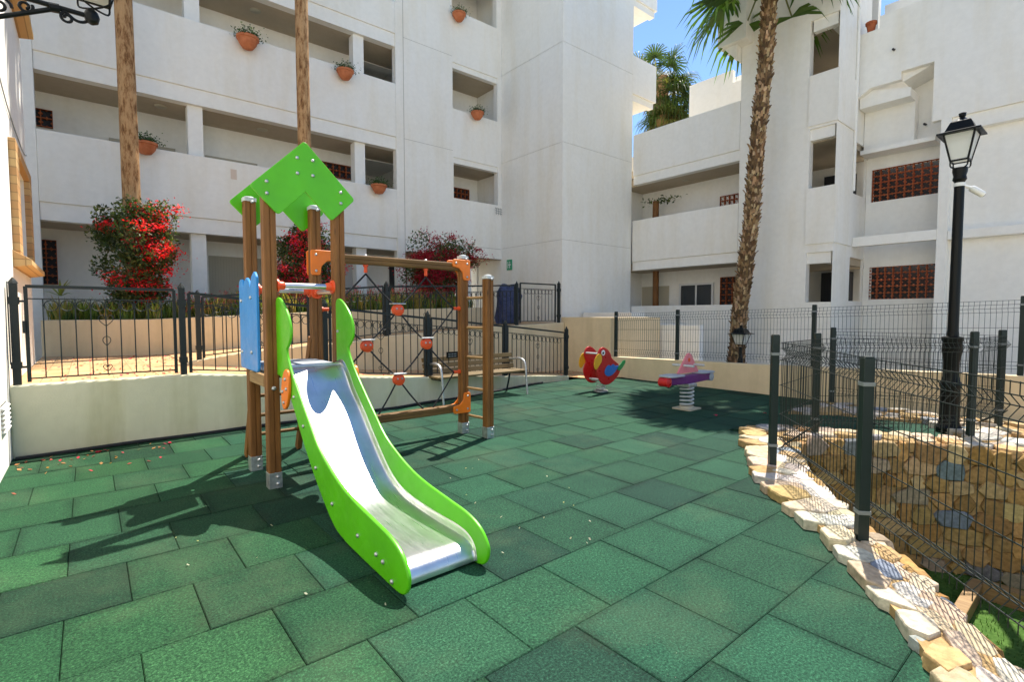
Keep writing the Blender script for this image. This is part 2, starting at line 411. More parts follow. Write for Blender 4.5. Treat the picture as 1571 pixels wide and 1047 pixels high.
for k in range(-5, 15):
    v0 = .02+.5*k
    for i in range(-3, 19):
        u0 = (.12 if k % 2 == 0 else .37)+.5*i
        if u0 > 9.1 or v0 > 7.9 or u0 < -1.2: continue
        g = .0013; poly = [(u0+g, v0+g), (u0+.5-g, v0+g), (u0+.5-g, v0+.5-g), (u0+g, v0+.5-g)]
        cx, cy = u0+.25, v0+.25
        near = [j for j in range(len(OUT)-1)]
        hit = [inpoly(p, BAND) for p in poly]
        if all(hit): continue
        if any(hit):
            j = min(range(len(OUT)-1), key=lambda j: min((Vector(poly[q])-(Vector(OUT[j])+Vector(OUT[j+1]))/2).length for q in range(4) if hit[q]))
            jf = min(range(len(OUTF)-1), key=lambda j: (Vector((cx, cy))-(Vector(OUTF[j])+Vector(OUTF[j+1]))/2).length)
            da = (Vector((cx, cy))-(Vector(OUT[j])+Vector(OUT[j+1]))/2).length; db = (Vector((cx, cy))-(Vector(OUTF[jf])+Vector(OUTF[jf+1]))/2).length
            A, B = (OUT[j], OUT[j+1]) if da < db else (OUTF[jf], OUTF[jf+1])
            poly = clip_to(poly, B, A)
            if len(poly) < 3: continue
        left = cx < 2.2 and cy > 1.2
        col = random.choices(BASES, WTS if not left else [.26, .22, .16, .18, .18])[0]
        if left and cx < 0.9: col = tuple(a*b for a, b in zip(col, (1.12, 1.06, .80)))
        col = vary(col, .15 if left else .09, .05)
        dz = random.uniform(-.0022, .0016); b = .0042; n = len(poly)
        c = Vector((sum(p[0] for p in poly)/n, sum(p[1] for p in poly)/n))
        inner = [tuple(Vector(p)+(c-Vector(p)).normalized()*b*1.3) for p in poly]
        vs = [(p[0], p[1], -.04) for p in poly]+[(p[0], p[1], dz-.004) for p in poly]+[(p[0], p[1], dz) for p in inner]
        fs = [(q, (q+1) % n, n+(q+1) % n, n+q) for q in range(n)]+[(n+q, n+(q+1) % n, 2*n+(q+1) % n, 2*n+q) for q in range(n)]+[list(range(2*n, 3*n))]
        tile.add(vs, fs, col)
struct('playground_floor', tile, 'rubber')
mb = MB(); NB = [p for p in NEAR]
vs2 = delaunay_2d_cdt([Vector(p) for p in [(-.7, -2.6), (9.0, -2.6), (9.0, 9.), (-.7, 9.)]+PIT], [(0, 1), (1, 2), (2, 3), (3, 0)]+[(4+i, 4+(i+1) % len(PIT)) for i in range(len(PIT))], [], 1, 1e-6)
mb.add([(p.x, p.y, -.032) for p in vs2[0]], [t for t in vs2[2] if not inpoly(sum((vs2[0][i] for i in t), Vector((0, 0)))/len(t), PIT)])
struct('playground_base', mb, 'underlay')
# sunken lawn of the pit
mb = MB(); mb.prism(PIT, 'z', -1.40, -1.25); struct('sunken_lawn', mb, 'lawn')
mb = MB()
for _ in range(9000):
    x, y = random.uniform(2.4, 6.9), random.uniform(-1.6, 2.1)
    if not inpoly((x, y), PIT): continue
    h = random.uniform(.02, .05); a = random.uniform(0, 6.28); dx, dy = .004*math.cos(a), .004*math.sin(a)
    mb.add([(x-dx, y-dy, -1.25), (x+dx, y+dy, -1.25), (x+random.uniform(-.015, .015), y+random.uniform(-.015, .015), -1.25+h)], [(0, 1, 2)], vary((.045, .10, .02), .3, .15))
tag(obj('grass', mb, 'leaf'), kind='stuff', label='short green grass on the floor of the stone lined pit')
mb = MB(); mb.box((6.28, -2.0, -1.25), (6.40, .78, -1.10)); mb.box((5.0, .78, -1.25), (6.40, .88, -1.12))
tag(obj('lawn_edging', mb, 'woodv', bevel=.006), 'pale timber edging lying on the grass at the bottom of the stone pit', 'edging')

# ================================================================ STONE WORK
STC = [(.45, .36, .25), (.48, .43, .35), (.42, .28, .13), (.46, .37, .27), (.53, .49, .43), (.26, .27, .27), (.43, .29, .15), (.20, .24, .28)]
def rock(mb, c, s, yaw, col, flat=.0):
    pts = []
    for _ in range(22):
        p = Vector((random.gauss(0, 1), random.gauss(0, 1), random.gauss(0, 1))).normalized()
        p = Vector([math.copysign(abs(q)**.55, q) for q in p])
        p *= random.uniform(.85, 1.05)
        pts.append(p)
    rot = Matrix.Rotation(yaw, 3, 'Z') @ Matrix.Rotation(random.uniform(-.12, .12), 3, 'X') @ Matrix.Rotation(random.uniform(-.12, .12), 3, 'Y')
    mb.hull([Vector(c)+rot @ Vector((p.x*s[0], p.y*s[1], p.z*s[2])) for p in pts], col)
def slab(mb, c, s, yaw, col, h, tilt=.05):
    """a flat irregular paving stone bedded in mortar"""
    n = random.randint(5, 8); ring = []
    for k in range(n):
        a = 2*math.pi*(k+random.uniform(-.34, .34))/n; q = random.uniform(.80, 1.12)
        ca, sa = math.cos(a), math.sin(a); m_ = (abs(ca)**3+abs(sa)**3)**(-1/3); ring.append((ca*q*m_, sa*q*m_))
    tx, ty = random.gauss(0, tilt), random.gauss(0, tilt); cy_, sy_ = math.cos(yaw), math.sin(yaw); pts = []
    for f, z in ((1.0, -.05), (1.0, h*.62), (.95, h)):
        for x, y in ring:
            X_, Y_ = x*s[0]*f, y*s[1]*f; zz = z+(X_*tx+Y_*ty if z > 0 else 0)+(random.uniform(-.0015, .0015) if z > 0 else 0)
            pts.append((c[0]+cy_*X_-sy_*Y_, c[1]+sy_*X_+cy_*Y_, c[2]+zz))
    mb.hull(pts, col)
def band_stones(A, B, rows, step, z, hs, bigfirst=True, mbs=None):
    mb = mbs or MB()
    a, b = polyline(A, step), polyline(B, step)
    n = max(len(a), len(b))
    def at(l, t):
        f = t*(len(l)-1); i = min(int(f), len(l)-2); return Vector(l[i]).lerp(Vector(l[i+1]), f-i)
    for r in range(rows):
        i = 0.
        while i < n:
            t = min(1, (i+.5+random.uniform(-.15, .15))/n)
            pa, pb = at(a, t), at(b, t)
            wid = (pb-pa).length/rows*(1 if r == 0 else .74)
            k = (r+.5)/rows+random.uniform(-.06, .06)/rows
            p = pa.lerp(pb, k); d = (at(a, min(1, t+.02))-at(a, max(0, t-.02)))
            yaw = math.atan2(d.y, d.x)+random.uniform(-.25, .25)
            big = (bigfirst and r == 0)
            sx = step*.5*random.uniform(.8, 1.15); sy = wid*.5*random.uniform(.8, 1.05); h = random.uniform(*hs)*(1.35 if big else 1)
            slab(mb, (p.x, p.y, z), (sx*1.04, sy*1.04), yaw, vary(random.choice(STC[:5] if random.random() < .78 else STC), .14, .05), h)
            i += 1
    return mb
curb = thing('stone_curb', 'curved curb of rough pale and ochre stones edging the green rubber floor, carrying the mesh fence', 'curb', (4.4, 1.7, 0))
mb = MB(); poly = [tuple(Vector(p).lerp(Vector(q), .06)) for p, q in zip(OUT, NEAR+[NEAR[-1]]*2)]+NEAR[::-1]
mb.prism(OUT+NEAR[::-1], 'z', -.049, .045); obj('mortar_bed', mb, 'mortar', curb)
obj('cap_stones', band_stones(OUT, NEAR, 3, .25, .04, (.010, .024)), 'stone', curb, bevel=.004)
mb = MB()
for p in polyline([Vector(q)*1 for q in OUT[:-2]], .13):
    if random.random() < .6:
        rock(mb, (p[0]+random.uniform(0, .03), p[1]-.02, .015), (.05*random.uniform(.6, 1.3), .04, .035), random.uniform(0, 3), vary(random.choice(STC), .12, .04))
obj('edge_stones', mb, 'stone', curb, bevel=.005)
def pit_face(mb, line, z0, z1, row):
    pts = polyline(line, .05)
    Ls = [0.]
    for a, b in zip(pts[:-1], pts[1:]): Ls.append(Ls[-1]+(Vector(b)-Vector(a)).length)
    z = z0
    while z < z1:
        h = row*random.uniform(.8, 1.2); s = random.uniform(-.1, 0)
        while s < Ls[-1]:
            wd = random.choice([.13, .18, .23, .29])*random.uniform(.85, 1.15); m_ = min(max(s+wd/2, 0), Ls[-1])
            i = max(0, min(len(pts)-2, next((j for j in range(len(Ls)-1) if Ls[j+1] >= m_), len(pts)-2)))
            p = Vector(pts[i]); d = (Vector(pts[min(i+2, len(pts)-1)])-Vector(pts[max(0, i-2)]))
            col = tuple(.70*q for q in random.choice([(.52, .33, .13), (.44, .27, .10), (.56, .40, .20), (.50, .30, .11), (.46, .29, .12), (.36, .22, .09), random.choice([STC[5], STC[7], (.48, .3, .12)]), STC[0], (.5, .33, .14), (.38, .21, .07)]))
            hh = h*random.uniform(.46, .6)
            dd = d.normalized(); nn = Vector((dd.y, -dd.x)); n_ = random.randint(5, 8); pts_ = []; cz = z+h/2+random.uniform(-.015, .015); ring = []
            for k in range(n_):
                a = 2*math.pi*(k+random.uniform(-.3, .3))/n_; q = random.uniform(.88, 1.1); ca, sa = math.cos(a), math.sin(a); m2_ = (abs(ca)**3.2+abs(sa)**3.2)**(-1/3.2); ring.append((ca*q*m2_*wd*.60, sa*q*m2_*hh*1.08))
            bulge = random.uniform(.03, .055)
            for sgn in (-1, 1):
                for f, o_ in ((1., .0), (.97, bulge*.6), (.86, bulge)):
                    for x, y in ring: pts_.append((p.x+dd.x*x*f+nn.x*o_*sgn, p.y+dd.y*x*f+nn.y*o_*sgn, cz+y*f+random.uniform(-.003, .003)))
            mb.hull(pts_, vary(col, .18, .06))
            s += wd
        z += h*.93
pw = thing('pit_wall', 'tall wall of irregular ochre and grey field stones lining the sunken pit', 'stone wall', (6.7, 1, -1.25))
mb = MB()
IN = [(7.15, -2.6), (7.1, .4), (7.0, 1.05), (6.7, 1.65), (6.32, 2.12), (5.85, 2.42), (5.4, 2.34)]
mb.prism(FAR[:]+[(5.45, 2.2)]+IN[::-1], 'z', -1.3, -.06)
obj('core', mb, 'mortar', pw)
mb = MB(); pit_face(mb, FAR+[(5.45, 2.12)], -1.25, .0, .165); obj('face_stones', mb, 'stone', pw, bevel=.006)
mb = MB(); mb.prism(FAR+[(5.8, 2.4)]+OUTF[::-1], 'z', -.049, .05); obj('mortar_bed', mb, 'mortar', pw)
obj('cap_stones', band_stones(OUTF, FAR, 2, .24, .045, (.022, .04), False), 'stone', pw, bevel=.008)
nw = thing('pit_wall', 'near retaining face of rough stones under the front mesh fence of the pit', 'stone wall', (4, 1.2, -1.25))
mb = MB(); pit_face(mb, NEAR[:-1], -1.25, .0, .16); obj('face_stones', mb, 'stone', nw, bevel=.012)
b1 = [(7.45, 2.98), (7.85, 2.5), (7.98, 2.0), (8.1, 1.6), (7.3, 1.05), (7.26, .2), (7.26, -1.5)]
b2 = [(8.78, 3.02), (8.8, 2.5), (8.8, 2.0), (8.8, 1.6), (8.8, 1.05), (8.8, .2), (8.8, -1.5)]
rb = thing('rock_border', 'flat bed of pale rocks around the foot of the tall black lamp post', 'rock border', (8.3, 2, 0))
mb = MB(); mb.prism(b1+b2[::-1], 'z', -.048, .035); obj('mortar_bed', mb, 'mortar', rb)
obj('rocks', band_stones(b1, b2, 4, .26, .03, (.022, .045), False), 'stone', rb, bevel=.008)

# ================================================================ LATTICE BLOCKS
def lattice(mb, ax, c, a0, a1, z0, z1, na, nzz, d=.09):
    """clay breeze blocks: square cells with a pierced four-lobed centre"""
    da, dz = (a1-a0)/na, (z1-z0)/nzz; t = .014
    def bx(al, ah, zl, zh, dd=0): mb.box((c+dd, al, zl), (c+d-dd, ah, zh)) if ax == 'x' else mb.box((al, c+dd, zl), (ah, c+d-dd, zh))
    for i in range(na+1): bx(a0+i*da-t/2 if i else a0, a0+i*da+t/2 if i < na else a1, z0, z1)
    for j in range(nzz+1):
        bx(a0, a1, z0+j*dz-t/2 if j else z0, z0+j*dz+t/2 if j < nzz else z1, .002)
    for i in range(na):
        for j in range(nzz):
            ca, cz = a0+(i+.5)*da, z0+(j+.5)*dz; r = min(da, dz)*.44
            for sa in (-1, 1):
                for sz in (-1, 1):
                    e = [(ca+sa*r*1.06, cz+sz*r*.30), (ca+sa*r*1.06, cz-sz*r*.30), (ca+sa*r*.72, cz)] if sa == sz else [(ca+sz*r*.30, cz+sz*r*1.06), (ca-sz*r*.30, cz+sz*r*1.06), (ca, cz+sz*r*.72)]
                    mb.prism(e, ax, c+.006, c+d-.006)
    return mb

# ================================================================ LEFT HOUSE (sunlit wall at the left edge)
h = thing('white_house', 'sunlit white house wall with brick framed window at the left edge of the playground', 'house', (-2.5, 4, 0))
mb = MB(); wall(mb, 'x', -.9, -.6, -6, 9.95, -.04, 9, [(8.05, 9.45, 2.08, 3.16), (8.3, 9.45, 5.32, 6.4), (6.1, 6.5, .36, .60)])
mb.box((-4, 9.65, -.04), (-.9, 9.95, 9)); mb.box((-4, -6, 8.8), (-.9, 9.65, 9.0)); obj('wall', mb, 'white2', h)
def bwin(z0, z1, lab=None):
    wd = obj('window', MB().box((-.86, 8.05, z0), (-.80, 9.45, z1)), 'shutter', h, label=lab)
    f = MB(); y0, y1 = 7.72, 9.72
    f.box((-.605, y0, z0-.12), (-.54, 8.05, z1+.12)); f.box((-.605, 9.45, z0-.12), (-.54, y1, z1+.12))
    f.box((-.605, 8.05, z1), (-.54, 9.45, z1+.12)); f.prism([(-.605, z0-.19), (-.45, z0-.16), (-.45, z0-.10), (-.605, z0)], 'y', 7.66, 9.78)
    obj('brick_frame', f, 'brick', wd, bevel=.006)
    s = MB()
    for k in range(14): s.box((-.80, 8.05, z0+k*(z1-z0)/14+.004), (-.79, 9.45, z0+(k+1)*(z1-z0)/14-.004))
    obj('blind_slats', s, 'shutter', wd)
bwin(2.08, 3.16); bwin(5.32, 6.4)
mb = MB()
for k in range(6): mb.prism([(-.60, .36+k*.04), (-.57, .365+k*.04), (-.60, .385+k*.04)], 'y', 6.1, 6.5)
mb.box((-.7, 6.1, .36), (-.68, 6.5, .6)); obj('vent_grille', mb, 'white2', h)
mb = MB(); mb.tube(catmull([(-.588, 5.2, 4.3), (-.588, 7.3, 3.66), (-.588, 9.2, 3.52), (-.588, 9.93, 3.6)], 6), .006, 6)
mb.tube([(-.588, 6.86, .9), (-.588, 6.87, 1.7)], .006, 6); obj('cable', mb, 'collar', h)

# ================================================================ LEFT WING (galleries)
lw = thing('apartment_building', 'white apartment block with open galleries and long parapets behind the bougainvillea', 'apartment building', (3, 14, 0))
VF = 12.9
FL = [(3.47, 4.79), (6.20, 7.61), (8.93, 9.75)]
for z0, z1 in FL:
    mb = MB(); mb.box((-.62, VF, z0), (6.6, VF+.13, z1)); obj('parapet', mb, 'white', lw, bevel=.012)
    mb = MB(); mb.box((-.62, VF+.035, z0-.33), (6.6, VF+.25, z0-.002)); obj('lintel_band', mb, 'white2', lw)
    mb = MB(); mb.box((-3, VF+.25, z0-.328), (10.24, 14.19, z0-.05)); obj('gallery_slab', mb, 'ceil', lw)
obj('repair_patch', MB().box((2.55, VF-.0025, 4.40), (2.67, VF+.01, 4.62)), mat('peach_repair_plaster', (.70, .57, .46), .9), lw)
for u0, u1 in ((1.78, 2.06), (5.48, 5.76)):
    for z0, z1 in ((1.0, 3.14), (3.42, 5.87), (6.15, 8.6)):
        mb = MB(); mb.box((u0, VF+.135, z0), (u1, VF+.40, z1)); obj('pillar', mb, 'white2', lw)
mb = MB()
holes = [(8.44, 10.10, 4.83, 6.02), (8.42, 10.08, 7.42, 8.75), (8.41, 10.05, 10.25, 11.5), (6.83, 10.24, .5, 3.14)]
wall(mb, 'y', VF, VF+.2, 6.6, 10.245, .5, 13, holes); obj('facade_wall', mb, 'white', lw)
for zt in (6.02, 8.75, 11.5):
    mb = MB(); mb.box((8.43, VF+.03, zt-.16), (10.12, VF+.19, zt-.001)); obj('lintel_band', mb, 'white2', lw)
mb = MB(); mb.box((6.83, VF+.04, 3.14), (10.24, VF+.19, 3.44)); obj('lintel_band', mb, 'white2', lw)
mb = MB(); mb.box((6.83, VF-.003, 3.452), (10.2, VF+.01, 3.464)); mb.box((6.83, VF-.003, 0.6+5.6), (8.42, VF+.01, 6.209))
mb.box((6.83, VF-.003, 8.9), (8.40, VF+.01, 8.909)); mb.box((6.826, VF-.006, .5), (6.84, VF+.01, 13)); obj('expansion_joint', mb, 'groove', lw)
mb = MB(); mb.box((9.0, VF+.2, 1), (9.2, VF+.4, 3.14)); obj('pillar', mb, 'white2', lw)
mb = MB(); wall(mb, 'y', 14.2, 14.5, -4, 10.24, .5, 9.75, [(8.75, 10.2, 1.1, 2.95), (5.95, 7.4, 3.45, 5.84), (5.95, 7.4, 6.16, 8.58)])
mb.box((5.7, 16.0, 3.1), (7.7, 16.2, 8.9)); mb.box((5.7, 14.51, 3.1), (5.9, 16., 8.9)); mb.box((7.5, 14.51, 3.1), (7.7, 16., 8.9)); mb.box((5.7, 14.51, 8.9), (7.7, 16.2, 9.1)); mb.box((5.9, 14.51, 5.9), (7.5, 16., 6.1)); mb.box((5.9, 14.51, 3.1), (7.5, 16., 3.4)); wall(mb, 'y', 14.2, 14.5, 6.6, 10.24, 9.751, 13)
mb.box((-4.0, VF+.02, .5), (-.625, VF+.22, 9.75)); mb.box((-3.9, VF+.25, 9.3), (6.6, 14.2, 9.5)); mb.box((6.6, VF+.2, 12.8), (10.24, 14.2, 12.98)); mb.box((6.6, VF+.2, 10.3), (6.75, 14.2, 12.8))
mb.box((8.70, 15.4, .5), (10.24, 15.5, 3.2))
obj('back_wall', mb, 'white2', lw)
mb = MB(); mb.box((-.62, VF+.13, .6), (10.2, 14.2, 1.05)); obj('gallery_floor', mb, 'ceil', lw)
def onback(name, m, u0, u1, z0, z1, d=.03, lab=None):
    return obj(name, MB().box((u0, 14.2-d, z0), (u1, 14.199, z1)), m, lw, label=lab)
for (u0, u1, zb, zt) in ((.52, 1.62, 3.45, 5.12), (2.32, 3.35, 3.45, 5.10), (2.9, 3.9, 6.2, 7.9)):
    s = onback('shutter', 'shutter', u0, u1, zb, zt)
    mb = MB(); mb.box((u0-.05, 14.13, zt), (u1+.05, 14.198, zt+.06)); obj('shutter_box', mb, 'shutter', s)
s = onback('shutter', 'shutter', 2.28, 3.6, 1.05, 2.80)
mb = MB()
for k in range(22): mb.box((2.29+k*.06, 14.155, 1.06), (2.33+k*.06, 14.168, 2.78))
obj('slats', mb, 'shutter', s)
onback('door', 'dark', 6.98, 7.55, 1.05, 2.82); onback('door', 'frame', 5.0, 5.9, 1.05, 2.8)
for (u0, u1, z0, z1, na, nn) in ((-.78, -.42, 5.17, 5.51, 2, 2), (4.95, 5.86, 5.17, 5.53, 5, 2), (9.2, 9.84, 5.0, 5.5, 4, 3), (-.78, -.45, 2.0, 2.9, 2, 5)):
    onback('lattice_shade_sheet', 'dark', u0, u1, z0, z1, .012)  # dark sheet on the wall paints the shade behind the clay screen
    obj('lattice_block', lattice(MB(), 'y', 14.10, u0, u1, z0, z1, na, nn, .085), 'terra', lw)
for u, v, z in ((1.35, 13.5, 5.868), (3.4, 13.6, 5.868), (3.3, 13.55, 8.598)):
    mb = MB(); mb.lathe([(.10, -.025), (.12, -.012), (.12, 0)], (u, v, z), 16); obj('ceiling_lamp', mb, 'shutter', lw, smooth=True)
mb = MB()
for k in range(3): mb.tube([(9.95+.0, VF-.05, 4.72-k*.07), (10.22, VF-.05, 4.70-k*.07)], .006, 6)
for k in range(3): mb.tube([(9.99+k*.09, VF-.002, 4.75), (9.99+k*.09, VF-.06, 4.72), (9.99+k*.09, VF-.05, 4.52)], .006, 6)
obj('drying_rack', mb, 'collar', lw)

# ================================================================ STAIR TOWER
tw = thing('stair_tower', 'tall blank white stair tower standing forward at the inner corner of the courtyard', 'tower', (11.8, 12, 0))
mb = MB(); mb.box((10.262, 10.212, -.04), (13.32, 15.0, 13.9)); obj('core', mb, 'groove', tw)
mb = MB()
for z0, z1 in ((-.04, 3.475), (3.485, 6.155), (6.165, 8.86), (8.87, 14.0)):
    mb.box((10.25, 10.2, z0), (13.33, 15.2, z1))
obj('wall', mb, 'white', tw)
for z0, z1 in ((8.3, 9.45), (11.2, 12.4)):
    b = MB(); wall(b, 'y', 10.2, 10.33, 13.332, 14.55, z0, z1); wall(b, 'x', 14.42, 14.549, 10.332, 11.6, z0, z1)
    b.box((13.332, 10.33, z0-.18), (14.42, 11.6, z0+.15)); b.box((13.332, 10.26, z0-.2), (14.48, 10.45, z0-.002))
    obj('balcony', b, 'white2', tw)
mb = MB(); mb.box((13.33, 11.5, 6.3), (13.9, 11.6, 8.2)); obj('door', mb, 'woodz', tw)
sg = thing('exit_sign', 'small green emergency exit sign with white figure and arrow fixed to the tower wall', 'sign', (10.25, 12.62, 2.95))
mb = MB(); mb.box((10.225, 12.38, 2.78), (10.249, 12.62, 3.1)); obj('plate', mb, 'signgreen', sg)
mb = MB(); mb.box((10.221, 12.46, 2.83), (10.224, 12.49, 2.98)); mb.box((10.221, 12.41, 2.93), (10.224, 12.54, 2.955)); mb.prism([(12.44, 3.0), (12.50, 3.0), (12.47, 3.05)], 'x', 10.221, 10.224)
mb.box((10.221, 12.55, 2.83), (10.224, 12.575, 3.05)); obj('pictogram', mb, 'signwhite', sg)

# ================================================================ RIGHT WING
rw = thing('apartment_building', 'white stepped apartment block with clay lattice screens behind the tall palm on the right', 'apartment building', (15, 6, 0))
UR = 13.37
for z0, z1 in ((3.05, 4.34), (5.73, 7.0)):
    obj('parapet', MB().box((UR, 6.76, z0), (UR+.14, 10.19, z1)), 'white', rw, bevel=.012)
    obj('lintel_band', MB().box((UR+.04, 6.76, z0-.27), (UR+.26, 10.19, z0-.002)), 'white2', rw)
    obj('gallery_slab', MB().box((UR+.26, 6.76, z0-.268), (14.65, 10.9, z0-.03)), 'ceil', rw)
obj('base_wall', MB().box((UR, 6.76, -.04), (UR+.14, 10.19, 1.65)), 'white', rw, bevel=.01)
obj('back_wall', MB().box((14.65, 6.76, -.04), (14.85, 11.2, 6.6)).box((UR+.15, 10.75, -.04), (14.64, 10.9, 6.6)), 'white2', rw)
obj('roof_terrace', MB().box((UR+.15, 6.77, 5.72), (17.2, 11.2, 5.95)), 'ceil', rw)
# projecting block
mb = MB(); wall(mb, 'x', UR, UR+.22, 4.48, 6.75, -.04, 10.6, [(4.485, 5.05, 1.68, 2.86), (4.485, 5.05, 4.39, 5.78), (4.485, 5.1, 7.02, 8.3)])
obj('block_wall', mb, 'white', rw)
mb = MB(); wall(mb, 'y', 4.48, 4.53, UR+.221, 15.5, -.04, 10.6, [(14.5, 15.45, 1.72, 2.8), (14.5, 15.45, 4.36, 5.62)])
obj('block_wall', mb, 'white', rw)
obj('block_wall', MB().box((UR+.22, 6.55, -.04), (16.5, 6.75, 10.6)).box((UR+.1, 4.5, 10.4), (16.5, 6.75, 10.62)), 'white2', rw)
for z0, z1 in ((3.06, 4.385), (5.84, 7.015)):
    obj('parapet', MB().prism([(UR-.03, 5.08), (UR-.03, 4.45), (14.48, 4.45), (14.48, 4.479), (UR-.001, 4.479), (UR-.001, 5.08)], 'z', z0, z1), 'white', rw)
for zt in (2.86, 5.78, 8.3):
    obj('lintel_band', MB().box((UR+.05, 4.53, zt-.26), (UR+.2, 5.049, zt)).box((UR+.225, 4.54, zt-.262), (14.4, 4.7, zt-.001)), 'white2', rw)
for z0 in (2.62, 5.5, 8.1): obj('gallery_slab', MB().box((UR+.23, 4.54, z0), (16.2, 6.5, z0+.25)), 'ceil', rw)
obj('inner_wall', MB().box((16.2, 4.54, -.04), (16.4, 6.5, 10.3)).box((15.0, 5.8, 0), (15.15, 6.5, 10.2)), 'white2', rw)
obj('door', MB().box((15.9, 4.9, 1.3), (16.19, 5.6, 2.55)), 'dark', rw)
obj('door', MB().box((15.9, 4.9, 3.9), (16.19, 5.6, 5.2)), 'dark', rw)
# upper corbel over the roof terrace
mb = MB(); mb.box((12.95, 6.45, 8.35), (13.369, 7.2, 10.6)); mb.box((13.37, 6.752, 8.35), (15, 7.2, 10.6)); mb.prism([(6.76, 7.95), (7.1, 8.348), (6.76, 8.348)], 'x', 13.1, 14.8); obj('corbel', mb, 'white', rw)
# recess with the clay screens
mb = MB(); wall(mb, 'x', 15.5, 15.7, -3, 4.47, -.04, 8.4, [(3.02, 4.36, 4.24, 5.05), (3.0, 4.34, 1.77, 2.59)]); obj('recess_wall', mb, 'white2', rw)
for z0, z1 in ((4.24, 5.05), (1.77, 2.59)):
    obj('lattice_block', lattice(MB(), 'x', 15.52, 3.01, 4.35, z0, z1, 8, 5, .1), 'terra', rw)
    obj('lattice_shade_sheet', MB().box((15.9, 2.9, z0-.1), (15.93, 4.45, z1+.1)), 'dark', rw)  # near-black backing, shade of the hollow put into its colour
obj('beam', MB().box((14.6, 2.84, 3.05), (14.8, 4.475, 3.28)), 'white2', rw, bevel=.01)
obj('pilaster', MB().box((14.6, 2.66, -.04), (14.85, 2.838, 5.668)), 'white2', rw)
mb = MB(); wall(mb, 'x', 14.85, 15.0, -3, 2.66, -.04, 5.66); obj('recess_wall', mb, 'white2', rw)
obj('beam', MB().box((14.62, -3, 3.03), (14.85, 2.655, 3.22)), 'white2', rw, bevel=.01)
obj('lintel_band', MB().box((14.66, -3, 5.36), (14.85, 2.655, 5.668)), 'white2', rw)
stp = [(4.46, 8.13), (4.06, 8.13), (4.06, 8.41), (-3, 8.41), (-3, 5.67), (3.0, 5.67), (3.0, 6.98), (3.6, 6.98), (3.6, 6.80), (4.2, 6.80), (4.46, 6.64)]
obj('stair_parapet', MB().prism(stp, 'x', 14.6, 14.76), 'white', rw)
mb = MB(); mb.prism([(4.46, 6.42), (3.45, 6.42), (3.45, 6.62), (4.2, 6.79), (4.46, 6.66)], 'x', 14.761, 15.49)
mb.prism([(3.59, 6.79), (3.02, 7.0), (3.02, 7.15), (3.59, 6.95)], 'x', 14.761, 15.49); obj('stair_flight', mb, 'white2', rw)
obj('recess_wall', MB().box((15.2, 3.45, 5.45), (15.49, 4.47, 6.42)).box((14.95, 3.0, 5.35), (15.49, 4.47, 5.45)), 'white2', rw)
mb = MB(); mb.tube([(14.5, 4.45, 4.4), (14.5, 4.45, 10.5)], .035, 10); obj('drainpipe', mb, 'white2', rw, smooth=True)
mb = MB(); wall(mb, 'x', 15.5, 15.65, 8.1, 9.57, 5.95, 8.9); wall(mb, 'y', 9.42, 9.569, 15.65, 17.2, 5.95, 8.8)
mb.prism([(8.1, 8.5), (7.3, 8.5), (7.3, 8.2), (8.1, 8.2)], 'x', 15.5, 15.65); mb.prism([(6.8, 9.0), (7.5, 9.0), (8.3, 9.35), (8.9, 9.35), (9.4, 8.8), (6.8, 8.2)], 'x', 17.0, 17.15); mb.box((15.5, 6.8, 5.95), (15.65, 8.1, 8.2))
obj('penthouse_wall', mb, 'white2', rw)
obj('penthouse_wall', MB().box((16.2, 2.5, 7.9), (16.35, 4.4, 9.4)), 'white2', rw)
# openings of the lower galleries
wd = obj('window', MB().box((14.62, 8.15, 1.65), (14.649, 9.2, 2.30)), 'glass', rw)
fr = MB(); fr.box((14.58, 8.09, 1.6), (14.648, 8.15, 2.36)); fr.box((14.58, 9.2, 1.6), (14.648, 9.26, 2.36)); fr.box((14.58, 8.15, 2.30), (14.648, 9.2, 2.36)); fr.box((14.6, 8.65, 1.6), (14.62, 8.70, 2.30))
obj('frame', fr, 'frame', wd)
obj('shutter', MB().box((14.62, 9.65, 1.2), (14.649, 10.7, 2.32)), 'shutter', rw)
obj('lattice_shade_sheet', MB().box((14.63, 7.3, 1.6), (14.649, 7.86, 2.5)), 'dark', rw); obj('lattice_block', lattice(MB(), 'x', 14.55, 7.3, 7.86, 1.62, 2.49, 3, 5, .08), 'terra', rw)  # dark sheet again painted as shade behind the blocks
obj('lattice_block', lattice(MB(), 'x', 14.55, 7.36, 7.92, 4.45, 4.88, 4, 3, .08), 'terra', rw)
obj('timber_post', MB().tube([(14.2, 9.85, 0), (14.15, 9.83, 2.78)], .10, 10), 'woodz', rw, smooth=True)
obj('ceiling_lamp', MB().lathe([(.08, -.025), (.1, -.012), (.1, 0)], (14.1, 8.8, 5.46), 14), 'shutter', rw)
for v, z in ((3.75, 7.52), (3.3, 5.9)):
    obj('waste_spout', MB().tube([(14.62 if z > 7 else 15.5, v, z), (14.5 if z > 7 else 15.35, v, z-.02)], .025, 10), 'dark', rw)
gw = thing('garden_wall', 'low white garden wall behind the far mesh fence at the foot of the right building', 'wall', (11.6, 7.5, 0))
obj('wall', MB().box((11.0, 6.42, -.04), (11.18, 8.2, 1.13)).box((11.0, 8.2, -.04), (13.3, 8.38, 1.13)).box((11.0, 8.381, -.04), (11.6, 10.1, 1.44)), 'white2', gw, bevel=.01)

